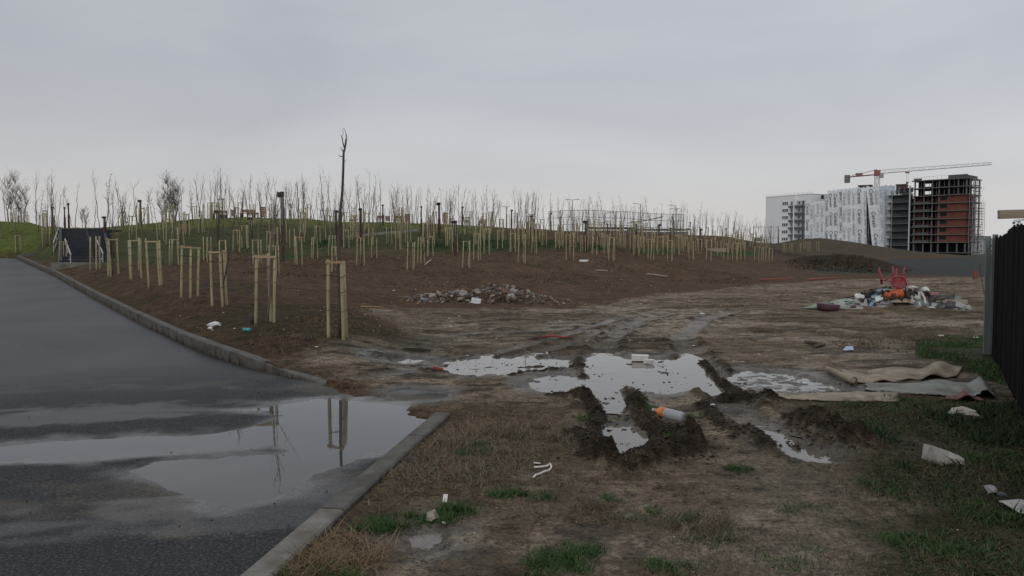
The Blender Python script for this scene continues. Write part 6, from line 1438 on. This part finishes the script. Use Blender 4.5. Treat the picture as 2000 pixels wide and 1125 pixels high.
board('pink_board', [(1802, 588, .0), (1836, 586, 0), (1834, 570, .3), (1806, 571, .4)], .02, mat('pink_board', (.24, .11, .10)), 'reddish pink board at the right of the heap', 'board', nx=4, ny=4)
board('cardboard_box', [(1812, 600, -.15), (1850, 604, -.2), (1848, 589, .0), (1818, 587, .1)], .18, mat('brown_cardboard', (.20, .12, .08)), 'crushed brown cardboard box at the right of the heap', 'box', nx=6, ny=4, crumple=.04)
board('green_board', [(1834, 588, 0), (1852, 588, 0), (1841, 574, .3), (1833, 577, .3)], .03, mat('pale_green_board', (.27, .33, .26)), 'pale green board leaning behind the cardboard box', 'board', nx=3, ny=3)
board('grey_slab', [(1862, 596, -.1), (1904, 606, -.1), (1880, 588, .3), (1852, 583, .3)], .05, mat('grey_green_slab', (.22, .235, .19)), 'long grey slab sloping down at the right end of the heap', 'slab', nx=8, ny=3)
o = board('striped_cloth', [(1858, 612, -.4), (1886, 612, -.4), (1880, 594, -.1), (1850, 586, .0)], .01, mat('white_cloth', (.55, .56, .55)), 'black and white striped cloth over the right end of the heap', 'cloth', nx=16, ny=12, crumple=.05)
ms, ts, ps = nodes_of('zebra_cloth'); tcs = ts.nodes.new('ShaderNodeTexCoord'); wv = ts.nodes.new('ShaderNodeTexWave'); wv.inputs['Scale'].default_value = 4.2; wv.inputs['Distortion'].default_value = 4; wv.inputs['Detail Scale'].default_value = 1.5; wv.bands_direction = 'DIAGONAL'; ts.links.new(tcs.outputs['Object'], wv.inputs[0])
rz_ = ramp_(ts, wv.outputs['Fac'], [(.42, (.04, .04, .045)), (.55, (.55, .56, .55))]); ts.links.new(rz_.outputs[0], ps.inputs['Base Color']); ps.inputs['Roughness'].default_value = .8; o.data.materials[0] = ms
board('white_lath', [(1762, 616, -.5), (1842, 619, -.5), (1842, 617.5, -.45), (1762, 614.5, -.45)], .02, mat('white_lath', (.42, .40, .37)), 'thin pale lath at the front foot of the heap', 'lath', nx=4, ny=1)
for i, (a, b, lab) in enumerate((((1650, 600, -.2), (1690, 588, .1), 'dark stick among the left side of the heap'), ((1665, 605, -.3), (1688, 590, 0), 'second dark stick beside the left one'), ((1790, 606, -.4), (1770, 592, 0), 'stick poking from the hollow in the heap'), ((1866, 601, -.3), (1900, 609, -.3), 'thin dark stick at the right end of the heap'))):
    stick('stick', hp(*a), hp(*b), .015, M['bark2'], lab, 'stick')
g = random.Random(91); seen_ = set()
for i in range(48):
    u0 = g.uniform(1608, 1880); top = float(np.interp(u0, [1600, 1650, 1700, 1745, 1790, 1840, 1890], [604, 596, 580, 570, 570, 584, 602])); v0 = g.uniform(top+1, 611); w1 = g.uniform(16, 52); h1 = g.uniform(5, 15); dd0 = -.55+(612-v0)*.020
    sl = g.uniform(-9, 9); c = g.choice([(.40, .39, .35), (.26, .24, .20), (.50, .49, .46), (.14, .10, .075), (.20, .24, .21), (.07, .065, .06), (.30, .24, .17), (.20, .09, .08), (.36, .37, .38)])
    hue = {.40: 'greyish', .26: 'grey brown', .50: 'whitish', .14: 'brown', .20: 'greenish' if c[1] > .2 else 'reddish', .07: 'blackish', .30: 'tan', .36: 'bluish'}[c[0]]
    c = tuple(q*.78 for q in c)
    nm_, what = g.choice([('board_piece', 'board'), ('torn_sheet', 'sheet'), ('plaster_piece', 'plaster piece')])
    tone = 'pale' if sum(c) > 1 else 'dark' if sum(c) < .35 else 'mid toned'
    side = 'left end' if u0 < 1660 else 'left half' if u0 < 1720 else 'middle' if u0 < 1775 else 'right half' if u0 < 1830 else 'right end'
    lab_ = hue+what+side+('ground' if v0 > 600 else 'half' if v0 > 588 else 'top')
    if lab_ in seen_: continue
    seen_.add(lab_)
    board(nm_, [(u0, v0+sl*.5, dd0), (u0+w1, v0-sl*.5+g.uniform(-2, 2), dd0+g.uniform(-.1, .1)), (u0+w1+g.uniform(-4, 4), v0-sl*.5-h1, dd0+.25), (u0+g.uniform(-4, 4), v0+sl*.5-h1, dd0+.25)], g.uniform(.008, .04), mat('scrap_surface', c, dirt=tuple(q*.55 for q in c)),
          hue+' '+what+' wedged in the '+side+' of the rubbish heap, '+('near the ground' if v0 > 600 else 'halfway up' if v0 > 588 else 'near the top'), what, crumple=.03, nx=6, ny=3, seed=i, edge=.02)
# upturned red chair
Mch = mat('red_chair_plastic', (.30, .04, .055), rough=.45, bump=0)
ch = empty('plastic_chair', hp(1750, 552, .1), .15, 'upturned red plastic chair with lattice back on top of the heap', 'chair'); k = HD/F
def cl(px, py, dy=0): return Vector(((px-1750)*k, dy, (552-py)*k))
for a, b, dy0, dy1 in (((1734, 556), (1730, 523), .3, .38), ((1743, 552), (1741, 520), -.0, -.04), ((1762, 552), (1766, 521), .02, -.04), ((1765, 552), (1770, 525), .32, .40)):
    mb = MB(); mb.tube([cl(*a, dy0), cl((a[0]+b[0])/2, (a[1]+b[1])/2, (dy0+dy1)/2), cl(*b, dy1)], [.034, .03, .022], 6); mb.build('leg', Mch, ch, True)
mb = MB()
for j in range(5):
    t_ = j/4; mb.box(cl(1751, 549, .02+t_*.32), (37*k, .045, .02))
mb.build('seat', Mch, ch)
outl = [(1737, 543), (1742, 541), (1752, 540), (1762, 541), (1766, 546), (1768, 556), (1764, 561), (1752, 563), (1740, 559), (1736, 551)]
mb = MB(); mb.tube([cl(px, py, -.06-.06*(py-541)/20) for px, py in outl+[outl[0]]], .026, 6); mb.build('back_frame', Mch, ch, True)
mb = MB()
for q in range(-4, 5):
    for sg in (-1, 1):
        c_ = 1752+q*5.2; pts_ = [(c_+sg*s_*10, 551+s_*10) for s_ in np.linspace(-1.1, 1.1, 12)]; pts_ = [p__ for p__ in pts_ if ((p__[0]-1752)/15)**2+((p__[1]-551.5)/10.5)**2 < 1]
        if len(pts_) > 1: mb.tube([cl(a, b, -.06-.06*(b-541)/20) for a, b in (pts_[0], pts_[-1])], .013, 5)
mb.build('back_lattice', Mch, ch)
for sx, px in ((-1, 1731), (1, 1769)): mb = MB(); mb.tube([cl(px+2, 543, -.05), cl(px, 548, .1), cl(px, 546, .3)], .02, 6); mb.build('armrest', Mch, ch, True)
